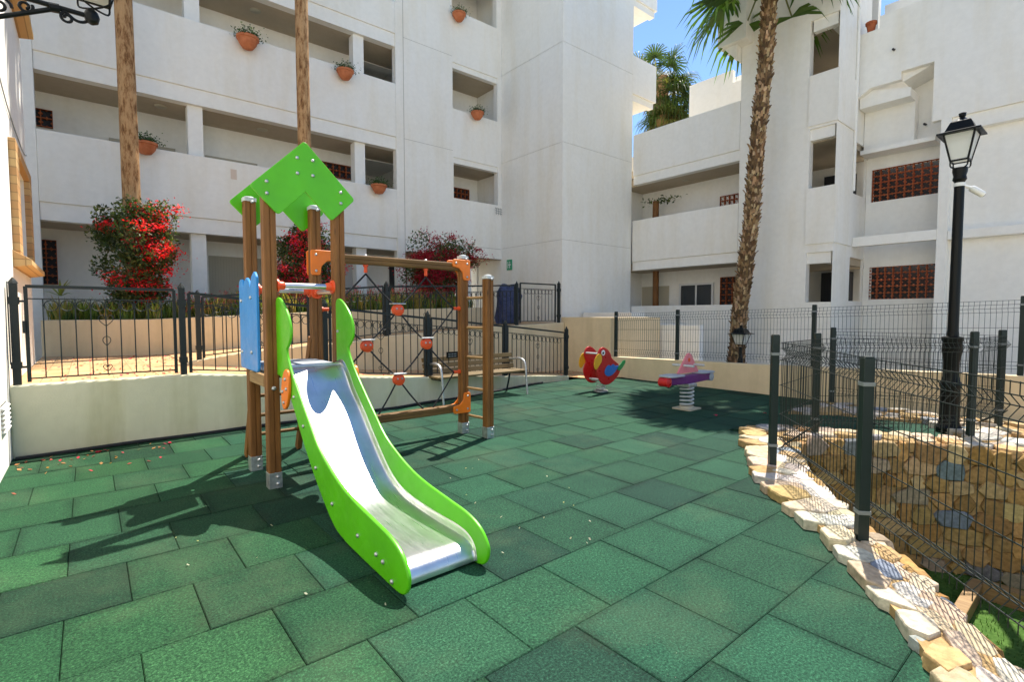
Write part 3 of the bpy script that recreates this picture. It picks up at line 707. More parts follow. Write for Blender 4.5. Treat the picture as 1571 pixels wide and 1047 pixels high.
# ================================================================ TERRACE, RAMPS AND LOW WALLS
FRONT = [(-.6, 6.76), (.3, 6.76), (.9, 6.78), (1.9, 6.82), (3.5, 6.88), (4.5, 7.02), (5.4, 7.2), (6.4, 7.44), (7.2, 7.55), (7.9, 7.63)]
ZF = [(-.6, .70), (.9, .70), (1.9, .60), (3.5, .45), (4.5, .37), (6.4, .20), (7.9, .07)]
MID = [(1.03, 8.35), (1.9, 8.37), (3.5, 8.45), (4.2, 8.5), (5.7, 8.6), (6.7, 8.68), (8.98, 8.85)]
ZM = [(1.03, .715), (1.75, .82), (3.5, .92), (4.2, 1.0), (5.7, 1.06), (6.7, 1.12), (9.0, 1.19)]
PL = [(-.6, 11.35), (.1, 10.95), (.8, 10.68), (2.0, 10.45), (3.5, 10.3), (5.0, 10.25), (6.4, 10.3), (7.6, 10.45)]
ZP = [(-.6, 1.29), (.8, 1.30), (2., 1.36), (4., 1.46), (7.6, 1.56)]
def yat(l, u): return interp(l, u)
def strip_wall(line, zt, th, z0, step=.3):
    """a wall following a plan line, top height from zt(u), thickness th towards +y"""
    pts = polyline(line, step); vs = []; fs = []
    for p in pts:
        z = interp(zt, p[0]); vs += [(p[0], p[1], z0), (p[0], p[1], z), (p[0], p[1]+th, z), (p[0], p[1]+th, z0)]
    for i in range(len(pts)-1):
        a, b = 4*i, 4*i+4
        fs += [(a, b, b+1, a+1), (a+1, b+1, b+2, a+2), (a+2, b+2, b+3, a+3)]
    fs += [(0, 1, 2, 3), (4*len(pts)-4, 4*len(pts)-1, 4*len(pts)-2, 4*len(pts)-3)]
    return MB().add(vs, fs)
tag(obj('retaining_wall', strip_wall(FRONT, ZF, .14, -.04), 'pale', bevel=.015), 'low stained plaster retaining wall running behind the bench and slide, topped by the front railing', 'retaining wall')
tag(obj('ramp_wall', strip_wall(MID, ZM, .14, -.04), 'cream', bevel=.015), 'rising cream plaster wall between the two ramps, behind the front railing', 'wall')
def sheet(la, lb, za, zb, u0, u1, n=24, oa=0., ob=0.):
    vs = []; fs = []
    for i in range(n+1):
        u = u0+(u1-u0)*i/n; vs += [(u, yat(la, u)+oa, za(u)), (u, yat(lb, u)+ob, zb(u))]
    for i in range(n): fs.append((2*i, 2*i+2, 2*i+3, 2*i+1))
    return MB().add(vs, fs)
zl = lambda u: interp(ZF, u)-.012
zu = lambda u: interp([(.9, .688), (7.6, 1.13), (9., 1.17)], u)
struct('lower_ramp', sheet(FRONT, MID, zl, zl, .9, 7.9, 30, .135, .0), 'paving')
mb = sheet(MID, PL, zu, zu, 1.03, 7.6, 30, .13, .01)
struct('upper_ramp', mb, 'paving')
mb = MB(); mb.add([(-.6, 6.89, .688), (.9, 6.91, .688), (1.03, 8.35, .688), (1.03, 8.48, .688), (1.03, 10.66, .688), (.8, 10.7, .688), (.1, 10.97, .688), (-.6, 11.37, .688)], [tuple(range(8))])
struct('terrace', mb, 'paving')
mb = MB(); mb.add([(7.6, 8.9, 1.13), (9.0, 8.98, 1.17), (10.25, 8.98, 1.17), (10.25, 14., 1.17), (7.6, 14., 1.15)], [(0, 1, 2, 3, 4)]); struct('upper_path', mb, 'paving')
mb = MB(); mb.add([(7.9, 7.62, .052), (7.9, 8.84, .052), (9.0, 8.8, .012), (9.0, 7.0, .012), (8.3, 7.3, .012)], [(4, 3, 2, 1, 0)]); struct('path', mb, 'paving')
pw2 = thing('planter', 'long cream plaster planter wall with flower bed under the galleries', 'planter', (3, 11, .6))
obj('wall', strip_wall(PL, ZP, .14, .3), 'cream', pw2, bevel=.012)
obj('wall', MB().box((7.6, 10.45, .3), (7.75, 12.2, 1.56)), 'cream', pw2, bevel=.01)
mb = sheet(PL, [(-.6, 12.88), (7.6, 12.88)], lambda u: interp(ZP, u)-.06, lambda u: interp(ZP, u)-.03, -.6, 7.6, 20, .13, 0.); obj('soil', mb, 'soil', pw2)
lwl = thing('boundary_wall', 'low cream boundary wall carrying the far mesh fence', 'wall', (9.1, 3, 0))
mb = MB(); mb.prism([(-3, -.04), (7.42, -.04), (7.42, .44), (4.2, .505), (-3, .73)], 'x', 9.0, 9.16); obj('wall', mb, 'cream', lwl, bevel=.012)
obj('end_block', MB().box((9.0, 7.421, -.04), (9.4, 8.98, 1.32)).box((9.4, 7.421, -.04), (10.9, 7.6, 1.32)), 'cream', lwl, bevel=.012)
mb = MB()
hp = [(-.57, 6.66, .018)]+[(u, yat(FRONT, u)-.045+.02*math.sin(u*2.1), .016+.004*math.sin(5*u)) for u in [x*.35 for x in range(-1, 21)]]
mb.tube(catmull(hp, 3), .018, 8); tag(obj('gap_shadow', mb, 'rope', smooth=True), 'thin black tube drawn for the gap and shadow along the foot of the pale retaining wall', 'gap_shadow')  # black tube in place of the dark gap and shadow at the wall foot

# ================================================================ IRON RAILINGS
def ring(mb, c, r, t=.006, n=14, ax=Vector((1, 0, 0))):
    mb.tube([Vector(c)+ax*r*math.cos(2*math.pi*k/n)+Vector((0, 0, r*math.sin(2*math.pi*k/n))) for k in range(n+1)], t, 5, False)
def heart(mb, c, ax, s=1.):
    for sg_ in (-1, 1):
        mb.tube([Vector(c)+ax*(sg_*x*s)+Vector((0, 0, z*s)) for x, z in catmull([(0, -.075), (.045, -.03), (.062, .012), (.038, .04), (.012, .022), (.02, .005)], 4)], .004, 5, False)
        mb.tube([Vector(c)+ax*(sg_*x*s)+Vector((0, 0, z*s-.22)) for x, z in catmull([(0, -.06), (.03, -.02), (.028, .02), (0, .04)], 4)], .004, 5, False)
def rail_panel(parent, a, b, za, zb, h=.93, name='panel', stiles=True):
    """bars between a and b (plan points); za/zb foot heights"""
    a, b = Vector(a), Vector(b); d = b-a; Ln = d.length; ax = Vector((d.x, d.y, 0)).normalized()
    P = lambda t, z: Vector((a.x+d.x*t, a.y+d.y*t, za+(zb-za)*t+z))
    mb = MB()
    mb.tube([P(0, h), P(1, h)], .022, 4); mb.tube([P(0, h-.12), P(1, h-.12)], .008, 4); mb.tube([P(0, .055), P(1, .055)], .010, 4)
    if stiles:
        mb.tube([P(0, .02), P(0, h)], .021, 4); mb.tube([P(1, .02), P(1, h)], .021, 4)
    n = max(2, round(Ln/.125)); mid = n//2
    for i in range(1, n):
        mb.tube([P(i/n, .055), P(i/n, h-.12)], .0075, 4)
    for i in range(n):
        if i != 0 and i != n-1: ring(mb, P((i+.5)/n, h-.185), .052, .005, 12, ax)
    heart(mb, P(mid/n, h-.32), ax); heart(mb, P(mid/n, .13), ax, .6)
    return obj(name, mb, 'rail', parent)
def rail_post(parent, p, z0, h, r=.03):
    mb = MB(); mb.box((p[0]-r, p[1]-r, z0), (p[0]+r, p[1]+r, z0+h)); mb.lathe([(r*1.3, 0), (r*.9, .025), (.004, .06)], (p[0], p[1], z0+h), 4)
    mb.box((p[0]-r*1.3, p[1]-r*1.3, z0+.16), (p[0]+r*1.3, p[1]+r*1.3, z0+.22)); mb.box((p[0]-r*1.3, p[1]-r*1.3, z0+h-.2), (p[0]+r*1.3, p[1]+r*1.3, z0+h-.13))
    return obj('post', mb, 'rail', parent)
def yf(u): return yat(FRONT, u)+.07
gt = thing('iron_gate', 'dark iron gate with heart scroll standing on the stained wall beside the sunlit house', 'gate', (.15, 6.85, .7))
rail_panel(gt, (-.46, 6.85), (.75, 6.86), .70, .70, .955, 'gate_leaf'); rail_post(gt, (-.545, 6.84), .70, .98)
mb = MB(); [mb.box((-.53, 6.835, z), (-.46, 6.865, z+.02)) for z in (.86, 1.5)]; mb.box((-.49, 6.80, 1.2), (-.47, 6.835, 1.32)); obj('hinges', mb, 'rail', gt)
rf = thing('iron_railing', 'long dark iron railing descending along the front retaining wall behind slide and bench', 'railing', (4, 7, .4))
pts = [.82, 2.45, 4.1, 5.96, 7.88]
for u in pts: rail_post(rf, (u, yf(u)), interp(ZF, u)-.02, 1.0 if u < 7 else 1.02)
for a, b in zip(pts[:-1], pts[1:]):
    rail_panel(rf, (a+.07, yf(a+.07)), (b-.06, yf(b-.06)), interp(ZF, a)-.005, interp(ZF, b)-.005, .93)
pq = MB(); pq.box((4.42, 6.985, .68), (4.66, 7.0, .78)); pl = obj('plaque', pq, 'iron', rf)
mb = MB(); [mb.box((4.45+.055*k, 6.981, .70+.035*j), (4.49+.055*k, 6.984, .715+.035*j)) for k in range(3) for j in range(2)]; obj('plaque_lettering', mb, 'collar', pl)
rk = thing('iron_railing', 'upper dark iron railing standing on the cream ramp wall in front of the flower bed', 'railing', (4, 8.5, 1))
ym = lambda u: yat(MID, u)+.07
pts = [1.2, 2.8, 4.15, 5.8, 7.42]
for u in pts: rail_post(rk, (u, ym(u)), interp(ZM, u)-.02, .95)
for a, b in zip(pts[:-1], pts[1:]): rail_panel(rk, (a+.06, ym(a)), (b-.06, ym(b)), interp(ZM, a), interp(ZM, b), .89)
g2 = thing('iron_gate', 'dark iron gate with scrolls at the top of the ramp beside the blank tower', 'gate', (8.2, 8.9, 1.17))
rail_panel(g2, (7.53, ym(7.5)), (8.72, ym(8.7)), 1.17, 1.18, .92, 'gate_leaf'); rail_post(g2, (8.85, ym(8.85)), 1.16, .98)

# ================================================================ MESH FENCES
def fence_panel(parent, a, b, za, zb, h, sp=.05, off=.0, r=.0028):
    a, b = Vector(a), Vector(b); d = b-a; Ln = d.length; t_ = Vector((d.x, d.y)).normalized(); nrm = Vector((t_.y, -t_.x))
    mb = MB(); n = int(Ln/sp)
    fold = [(0, 0), (.05, .0), (.095, .04), (.14, 0), (h*.36, 0), (h*.62, 0), (h-.155, 0), (h-.105, .04), (h-.055, 0), (h, 0)]
    P = lambda t, z, o: (a.x+d.x*t+nrm.x*(o+off), a.y+d.y*t+nrm.y*(o+off), za+(zb-za)*t+z)
    for i in range(n+1):
        t = (i+.5)/(n+1); mb.tube([P(t, z, o) for z, o in fold], r, 4)
    for z, o in fold[1:-1]:
        mb.tube([P(0, z, o-.005), P(1, z, o-.005)], r*1.15, 4)
    mb.tube([P(0, h-.004, -.004), P(1, h-.004, -.004)], r*1.15, 4)
    return obj('mesh_panel', mb, 'wire', parent)
def fence_post(parent, p, z0, z1, r=.034, yaw=0., cols=(.12, .55, .9)):
    mb = MB(); ca, sa = math.cos(yaw), math.sin(yaw)
    def sq(r_): return [(p[0]+ca*x*r_-sa*y*r_, p[1]+sa*x*r_+ca*y*r_) for x, y in ((-1, -1), (1, -1), (1, 1), (-1, 1))]
    mb.prism(sq(r), 'z', z0, z1); mb.prism(sq(r*.9), 'z', z1, z1+.008)
    o = obj('post', mb, 'fence', parent, bevel=.004)
    for c in cols:
        k = MB(); z = z0+(z1-z0)*c
        k.prism(sq(r*1.14), 'z', z-.012, z+.012); q = sq(r*1.5)[1]; k.tube([(p[0]+ca*r*1.1, p[1]+sa*r*1.1, z), (p[0]+ca*r*1.9, p[1]+sa*r*1.9, z)], .011, 8)
        obj('clamp', k, 'collar', o, bevel=.003)
    return o
pf = thing('mesh_fence', 'dark green folded wire mesh fence on square posts around the stone pit', 'fence', (4.6, 1.95, 0))
Y = R(41)
q1, q2, q3, q4, q5, q6, q0 = (4.63, 1.98), (3.49, .97), (6.2, 2.2), (8.63, 2.85), (7.43, 1.08), (8.47, .98), (2.33, -.06)
for p, zt in ((q1, 1.2), (q2, 1.13), (q3, 1.17), (q4, 1.18), (q5, 1.19), (q6, 1.19), (q0, 1.13)): fence_post(pf, p, .03, zt, .0295, Y, (.17, .86))
for a, b, za, zb, o in ((q0, q2, .13, .13, .06), (q2, q1, .13, .15, .06), (q1, q3, .15, .13, .05), (q3, q5, .13, .14, .05), (q5, q6, .14, .14, .045), (q6, q4, .14, .14, .045)):
    fence_panel(pf, a, b, za, zb, .99, .05, o, .003)
ff = thing('mesh_fence', 'long straight wire mesh fence on the far cream boundary wall', 'fence', (9.08, 3, .5))
vp = [7.33, 5.78, 3.28, .87, -1.6]
zb_ = lambda v: interp([(-3, .73), (4.2, .505), (7.42, .44)], v)
for v in vp: fence_post(ff, (9.08, v), zb_(v)-.01, zb_(v)+1.0, .03, 0, (.14, .9))
for a, b in zip(vp[:-1], vp[1:]): fence_panel(ff, (9.06, a), (9.06, b), zb_(a)+.03, zb_(b)+.03, .93, .055, .0, .0028)

# ================================================================ PLAY TOWER WITH SLIDE AND NET
ps = thing('play_tower', 'wooden play tower with lime green gables, steel slide and rope climbing net', 'playground set', (1.4, 4.5, 0))
def post_outline(cx, cy, s=.0475, g=.0045, d=.008):
    out = []
    for q in range(4):
        ca, sa = math.cos(q*math.pi/2), math.sin(q*math.pi/2)
        for x, y in ((-s+.012, -s), (-g, -s), (-g*.6, -s+d), (g*.6, -s+d), (g, -s), (s-.012, -s), (s-.0035, -s+.0035)):
            out.append((cx+ca*x-sa*y, cy+sa*x+ca*y))
    return out
bolt_me = None
def bolt(parent, p, ax, sgn=-1, r=.0135):
    global bolt_me
    key = (ax, sgn)
    if bolt_me is None: bolt_me = {}
    if key not in bolt_me:
        mb = MB(); pr = [(1.0, 0), (1.0, .35), (.85, .62), (.5, .85), (.12, .95)]
        mb.lathe([(a*.0135, b*.0135) for a, b in pr], (0, 0, 0), 12, 'z')
        o = obj('bolt', mb, 'galv', parent, smooth=True)
        rot = {'x': Matrix.Rotation(R(90)*sgn, 3, 'Y'), 'y': Matrix.Rotation(R(-90)*sgn, 3, 'X'), 'z': Matrix.Identity(3)}[ax]
        off = origin(parent)
        for v in o.data.vertices: v.co = rot @ (Vector(v.co)+off)
        bolt_me[key] = o.data
    else:
        o = bpy.data.objects.new('bolt', bolt_me[key]); COL.objects.link(o); o.parent = parent
    o.location = Vector(p)-origin(parent); o.scale = (r/.0135,)*3
    return o
PA, PC, PB, PD = (1.108, 4.328), (1.655, 4.328), (1.112, 4.938), (1.668, 4.938)
def post(c, z1, cap=True, z0=.0, shoe=True):
    o = obj('post', MB().prism(post_outline(*c), 'z', z0+.1, z1), 'woodz', ps)
    if cap:
        s = .052; mb = MB().prism(rounded([(c[0]-s, c[1]-s), (c[0]+s, c[1]-s), (c[0]+s, c[1]+s), (c[0]-s, c[1]+s)], .02), 'z', z1-.025, z1+.006)
        mb.lathe([(.045, .006), (.038, .018), (.012, .024)], (c[0], c[1], z1), 16)
        obj('post_cap', mb, 'alu', o, smooth=True); bolt(o, (c[0]+.012, c[1]-.054, z1-.03), 'y')
    if shoe:
        s = .0495; mb = MB()
        mb.prism([(c[0]-s, c[1]-s), (c[0]+s, c[1]-s), (c[0]+s, c[1]+s), (c[0]-s, c[1]+s)], 'z', -.01, .125)
        sh = obj('post_shoe', mb, 'galv', o, bevel=.004)
        for z in (.035, .09): bolt(o, (c[0]+.015, c[1]-s-.001, z), 'y', -1, .015)
    return o
oA = post(PA, 2.36, False); oC = post(PC, 2.36, False); oB = post(PB, 2.385); oD = post(PD, 2.385)
oL = post((3.425, 4.56), 1.80); oF = post((3.345, 4.935), 2.045)
def board(name, pts, ax, c0, c1, m, parent=ps, r=.03, bev=.006, label=None):
    return obj(name, MB().prism(rounded(pts, r), ax, c0, c1), m, parent, bevel=bev, smooth=True, label=label)
gb = [(1.375, 2.765), (1.785, 2.355), (1.583, 2.155), (1.375, 2.365, .004), (1.167, 2.155), (.965, 2.355)]
for c0, c1, s in ((4.256, 4.278, -1), (4.99, 5.012, 1)):
    g = board('gable_board', gb, 'y', c0, c1, 'green')
    for x, z in ((1.315, 2.62), (1.435, 2.62), (1.315, 2.50), (1.435, 2.50), (1.085, 2.40), (1.085, 2.31), (1.66, 2.40), (1.66, 2.31)):
        bolt(g, (x, c0 if s < 0 else c1, z), 'y', s, .014)
bp = [(4.43, .915, .045), (5.02, .915, .045), (5.02, 1.64, .01), (4.985, 1.685, .03), (4.90, 1.685, .04), (4.865, 1.61, .015), (4.83, 1.66, .03), (4.75, 1.695, .05), (4.68, 1.66, .03), (4.635, 1.60, .015), (4.58, 1.69, .03), (4.49, 1.73, .04), (4.43, 1.68, .03)]
b_ = board('side_panel', bp, 'x', 1.032, 1.054, 'blue')
for v, z in ((4.60, 1.52), (4.93, 1.5), (4.60, 1.07), (4.93, 1.06)): bolt(b_, (1.032, v, z), 'x', -1, .015)
# platform and floor beams
obj('platform', MB().box((1.13, 4.30, .90), (1.64, 4.96, .965)), 'greyseat', ps, bevel=.006)
obj('floor_beam', MB().box((1.062, 4.40, .80), (1.155, 4.86, .895)), 'woodv', ps, bevel=.008)
obj('floor_beam', MB().box((1.62, 4.40, .80), (1.70, 4.86, .895)), 'woodv', ps, bevel=.008)
bolt(oA, (1.108, 4.28, .80), 'y', -1, .018); bolt(oB, (1.112, 4.89, .86), 'y', -1, .018)
# grab bars
def grab(a, b, r=.024):
    a, b = Vector(a), Vector(b); d = (b-a).normalized()
    o = obj('grab_bar', MB().tube([a, b], r, 14), 'steel', ps, smooth=True)
    for p, s in ((a, 1), (b, -1)):
        mb = MB(); mb.tube([p-d*s*.002, p+d*s*.012, p+d*s*.014, p+d*s*.05, p+d*s*.062], [.058, .055, .036, .034, .026], 16)
        obj('bar_cup', mb, 'redor', o, smooth=True)
grab((1.158, 4.325, 1.61), (1.606, 4.325, 1.615)); grab((1.165, 4.94, 1.60), (1.618, 4.94, 1.60)); grab((1.665, 4.38, 1.585), (1.665, 4.888, 1.585))
# slide
prof = [(4.285, 1.47), (4.265, 1.505), (4.215, 1.512), (4.12, 1.475), (4.00, 1.39), (3.935, 1.29), (3.94, 1.205), (3.995, 1.145), (4.035, 1.115), (4.02, 1.06), (3.93, .955), (3.79, .83), (3.6, .672), (3.40, .515), (3.2, .42), (3.0, .352), (2.8, .312), (2.55, .282), (2.36, .258), (2.235, .215), (2.165, .145), (2.155, .085), (2.185, .028), (2.25, .004), (2.42, .006), (2.7, .014), (2.95, .028), (3.14, .075), (3.4, .245), (3.6, .41), (3.75, .55), (3.9, .71), (4.05, .835), (4.2, .895), (4.285, .905)]
pc = catmull([(a, b) for a, b in prof], 5)
def bump_free(p): return p
for c0, c1, lab in ((1.137, 1.159, None), (1.612, 1.634, None)):
    s = obj('slide_side', MB().prism(pc, 'x', c0, c1), 'green', ps, bevel=.007, smooth=True)
    if c0 < 1.3:
        for v, z in ((3.66, .60), (3.42, .36), (3.13, .20), (2.74, .13), (2.50, .11), (2.42, .10), (2.32, .035), (3.86, .78)): bolt(s, (c0, v, z), 'x', -1, .013)
        mb = MB(); mb.prism([(4.01+.145*math.cos(t)*.62+.05*math.sin(t)*-.6, .82+.155*math.sin(t)) for t in [2*math.pi*k/32 for k in range(32)]], 'x', 1.113, 1.1365)
        d = obj('slide_bracket', mb, 'orange', ps, bevel=.006, smooth=True)
        for v, z in ((3.985, .90), (4.055, .80), (3.96, .83), (4.03, .72)): bolt(d, (1.113, v, z), 'x', -1, .013)
    else:
        mb = MB(); mb.prism([(4.01+.145*math.cos(t)*.62+.05*math.sin(t)*-.6, .82+.155*math.sin(t)) for t in [2*math.pi*k/32 for k in range(32)]], 'x', 1.6345, 1.658)
        obj('slide_bracket', mb, 'orange', ps, bevel=.006, smooth=True)
        bolt(s, (1.612, 4.24, 1.24), 'x', -1, .013)
chp = catmull([(4.30, .972), (4.22, .968), (4.14, .945), (4.05, .875), (3.95, .765), (3.75, .60), (3.57, .435), (3.4, .29), (3.25, .195), (3.1, .145), (2.9, .122), (2.65, .112), (2.42, .112), (2.34, .108), (2.29, .085), (2.268, .05), (2.262, .016)], 6)
mb = MB(); vs = []
xs = [(1.1605, .055), (1.1625, .03), (1.169, .008), (1.185, 0), (1.25, 0), (1.386, 0), (1.52, 0), (1.587, 0), (1.603, .008), (1.6095, .03), (1.6115, .055)]
for i, (v, z) in enumerate(chp):
    a = Vector(chp[max(i-1, 0)]); b = Vector(chp[min(i+1, len(chp)-1)]); t = (b-a).normalized(); nn = Vector((t.y, -t.x)) if t.x < 0 else Vector((-t.y, t.x))
    nn = Vector((-t.y, t.x)); nn = nn if nn.y > 0 or abs(nn.y) < 1e-3 else -nn
    k = max(.25, min(1., i/10, (len(chp)-1-i)/26))
    for x, f in xs: vs.append((x, v+nn.x*f*k, z+nn.y*f*k))
n = len(xs); fs = [(i*n+j, i*n+j+1, (i+1)*n+j+1, (i+1)*n+j) for i in range(len(chp)-1) for j in range(n-1)]
mb.add(vs, fs); ch = obj('slide_chute', mb, 'steel', ps, smooth=True)
sm = ch.modifiers.new('thick', 'SOLIDIFY'); sm.thickness = .0025; sm.offset = 0
obj('slide_lip', MB().tube([(1.16, 4.2, .972), (1.61, 4.2, .972)], .012, 10), 'steel', ps, smooth=True)
# ladder behind the tower
for u in (1.155, 1.635):
    a, b = Vector((u, 5.45, .0)), Vector((u, 4.97, 1.16)); d = (b-a).normalized(); q = Vector((0, d.z, -d.y))*.045
    mb = MB(); pts = [a-q, a+q, b+q, b-q]; mb.prism([(p.y, p.z) for p in pts], 'x', u-.022, u+.022); obj('ladder_rail', mb, 'woodz', ps, bevel=.006)
for z in (.22, .42, .62, .80):
    v = 5.45-.48*z/1.16; mb = MB(); mb.tube([(1.17, v, z), (1.62, v, z)], .018, 10); obj('ladder_rung', mb, 'woodu', ps, smooth=True)
# climbing frame
def beam_outline(cy, cz): return [(y, z) for y, z in post_outline(cy, cz, .043)]
tb = obj('net_beam', MB().prism(beam_outline(4.935, 1.925), 'x', 1.715, 3.298), 'woodu', ps)
lb = obj('net_beam', MB().prism(beam_outline(4.935, .30), 'x', 1.715, 3.298), 'woodu', ps)
for u in (2.17, 2.86): bolt(tb, (u, 4.935, 1.968), 'z', 1, .018)
for z in (.21, .53, .89, 1.23, 1.57):
    obj('ladder_rung', MB().tube([(3.375, 4.89, z), (3.41, 4.605, z)], .016, 10), 'woodv', ps, smooth=True)
def bracket(cx, cz, sx, sz, v0, v1):
    p = [(0, 0, .02), (.235, 0, .03), (.235, .085, .02), (.15, .10, .03), (.098, .15, .03), (.088, .235, .03), (0, .235, .03)]
    pts = [(cx+sx*a, cz+sz*b, r) for a, b, r in p]
    o = board('corner_bracket', pts, 'y', v0, v1, 'orange', ps, .02, .005)
    for a, b in ((.045, .195), (.045, .045), (.195, .045)): bolt(o, (cx+sx*a, v0, cz+sz*b), 'y', -1, .013)
bracket(3.405, 2.005, -1, -1, 4.868, 4.887); bracket(3.405, .245, -1, 1, 4.868, 4.887)
bracket(1.61, 1.985, 1, -1, 4.868, 4.889)
for cx, cz, sx, sz in ((3.405, 2.005, -1, -1), (3.405, .245, -1, 1), (1.61, 1.985, 1, -1)):
    p = [(0, 0, .02), (.235, 0, .03), (.235, .085, .02), (.15, .10, .03), (.098, .15, .03), (.088, .235, .03), (0, .235, .03)]
    board('corner_bracket', [(cx+sx*a, cz+sz*b, r) for a, b, r in p], 'y', 4.984, 5.002, 'orange', ps, .02, .005)
V = 4.935
def hook(a, b):
    a, b = Vector(a), Vector(b); mb = MB(); mb.tube([a, a.lerp(b, .25), a.lerp(b, .3), a.lerp(b, .95), b], [.026, .025, .017, .019, .012], 12)
    return obj('rope_hook', mb, 'redor', ps, smooth=True)
T1, T2 = (2.17, V, 1.80), (2.86, V, 1.80)
R1, R2 = (3.255, V, 1.45), (3.255, V, .72)
L1, L2, L3 = (1.735, V, 1.43), (1.735, V, .70), (1.735, V, 1.43)
for p, q in (((2.17, V, 1.884), T1), ((2.86, V, 1.884), T2), ((3.30, V, 1.45), (3.215, V, 1.45)), ((3.30, V, .72), (3.215, V, .72)), ((1.715, V, 1.43), (1.79, V, 1.43)), ((1.715, V, .70), (1.79, V, .70))): hook(p, q)
discs = [(2.52, 1.43), (2.17, 1.06), (2.86, 1.06), (2.52, .69)]
for u, z in discs:
    mb = MB(); mb.lathe([(.05, -.03), (.062, -.024), (.062, .024), (.05, .03)], (u, V, z), 20, 'y')
    o = obj('net_clamp', mb, 'redor', ps, smooth=True)
    obj('clamp_plate', MB().box((u-.075, V-.045, z+.058), (u+.075, V+.045, z+.07)), 'galv', o, bevel=.003)
    for s in (-1, 1): bolt(o, (u+s*.026, V-.03, z+.012), 'y', -1, .011)
mb = MB()
def rope(a, b, sag=.012, r=.0075):
    a, b = Vector(a), Vector(b); pts = []
    for k in range(9):
        t = k/8; p = a.lerp(b, t); p.z -= sag*4*t*(1-t); pts.append(p)
    mb.tube(pts, r*1.25, 6)
D = [(u, V, z) for u, z in discs]
off = lambda p, x, z: (p[0]+x, p[1], p[2]+z)
for a, b in (((2.17, V, 1.79), (1.79, V, 1.43)), ((2.17, V, 1.79), off(D[0], -.05, .06)), ((2.86, V, 1.79), off(D[0], .05, .06)), ((2.86, V, 1.79), (3.215, V, 1.45)),
             ((1.79, V, 1.43), off(D[1], -.05, .06)), (off(D[0], -.04, -.05), off(D[1], .05, .06)), (off(D[0], .04, -.05), off(D[2], -.05, .06)), ((3.215, V, 1.45), off(D[2], .05, .06)),
             (off(D[1], -.04, -.05), (1.79, V, .70)), (off(D[1], .04, -.05), off(D[3], -.05, .06)), (off(D[2], -.04, -.05), off(D[3], .05, .06)), (off(D[2], .04, -.05), (3.215, V, .72)),
             ((1.79, V, .70), (2.12, V, .335)), (off(D[3], -.04, -.05), (2.28, V, .335)), (off(D[3], .04, -.05), (2.82, V, .335)), ((3.215, V, .72), (2.93, V, .335))):
    rope(a, b)
obj('rope_net', mb, 'rope', ps, smooth=True)

# ================================================================ PARROT SPRING RIDER
def spring(mb, c, z0, z1, r, turns, t, n=16):
    pts = [Vector((c[0]+r*math.cos(2*math.pi*k/n), c[1]+r*math.sin(2*math.pi*k/n), z0+(z1-z0)*k/(n*turns))) for k in range(int(n*turns)+1)]
    mb.tube(pts, t, 7); return mb
pr = thing('spring_rider', 'red parrot shaped spring rider with two side boards near the far boundary wall', 'spring rider', (7.05, 6.03, 0))
body = [(6.90, .81), (7.02, .775), (7.115, .69), (7.155, .61), (7.25, .545), (7.37, .47), (7.40, .40), (7.36, .31), (7.26, .225), (7.12, .155), (6.98, .145), (6.87, .195), (6.79, .30), (6.765, .40), (6.80, .48), (6.83, .545), (6.80, .61), (6.78, .68), (6.815, .76)]
for v0, v1, s in ((5.86, 5.885, -1), (6.175, 6.20, 1)):
    side = obj('parrot_body', MB().prism(catmull(body, 4, True), 'y', v0, v1), 'red', pr, bevel=.006, smooth=True)
    f = v0-.013 if s < 0 else v1+.001
    for nm, m, ol in (('beak', 'yellow', [(6.83, .70), (6.87, .64), (6.86, .56), (6.80, .49), (6.735, .43), (6.685, .46), (6.67, .54), (6.70, .63), (6.76, .69)]),
                      ('wing', 'wingblue', [(6.95, .37), (6.99, .31), (7.08, .29), (7.18, .32), (7.27, .39), (7.33, .46), (7.24, .465), (7.18, .50), (7.12, .47), (7.06, .49), (6.99, .45)]),
                      ('tail', 'tailgreen', [(7.30, .40), (7.36, .37), (7.44, .42), (7.51, .49), (7.52, .55), (7.46, .55), (7.40, .50), (7.33, .46)])):
        obj(nm, MB().prism(catmull(ol, 4, True), 'y', f, f+.012), m, side, bevel=.003, smooth=True)
    e = obj('eye', MB().lathe([(.048, 0), (.045, .010)], (6.905, f if s < 0 else f, .715), 18, 'y'), 'eyew', side)
    obj('pupil', MB().lathe([(.022, 0), (.02, .014)], (6.90, (f-.003) if s < 0 else f+.001, .71), 14, 'y'), 'black', side)
for x, z in ((6.80, .70), (6.90, .235)):
    obj('crossbar', MB().tube([(x+.02, 5.89, z), (x+.02, 6.17, z)], .016, 10), 'alu', pr, smooth=True)
obj('seat', MB().prism(rounded([(7.0, 5.9), (7.33, 5.9), (7.33, 6.16), (7.0, 6.16)], .04), 'z', .40, .42), 'black', pr, bevel=.004)
mb = spring(MB(), (7.06, 6.03), .03, .2, .075, 3.5, .011); mb.box((6.94, 5.90, .2), (7.2, 6.16, .215)); obj('spring', mb, 'alu', pr, smooth=True)
obj('base_plate', MB().lathe([(.13, .002), (.13, .02), (.1, .028)], (7.06, 6.03, 0), 24), 'galv', pr)

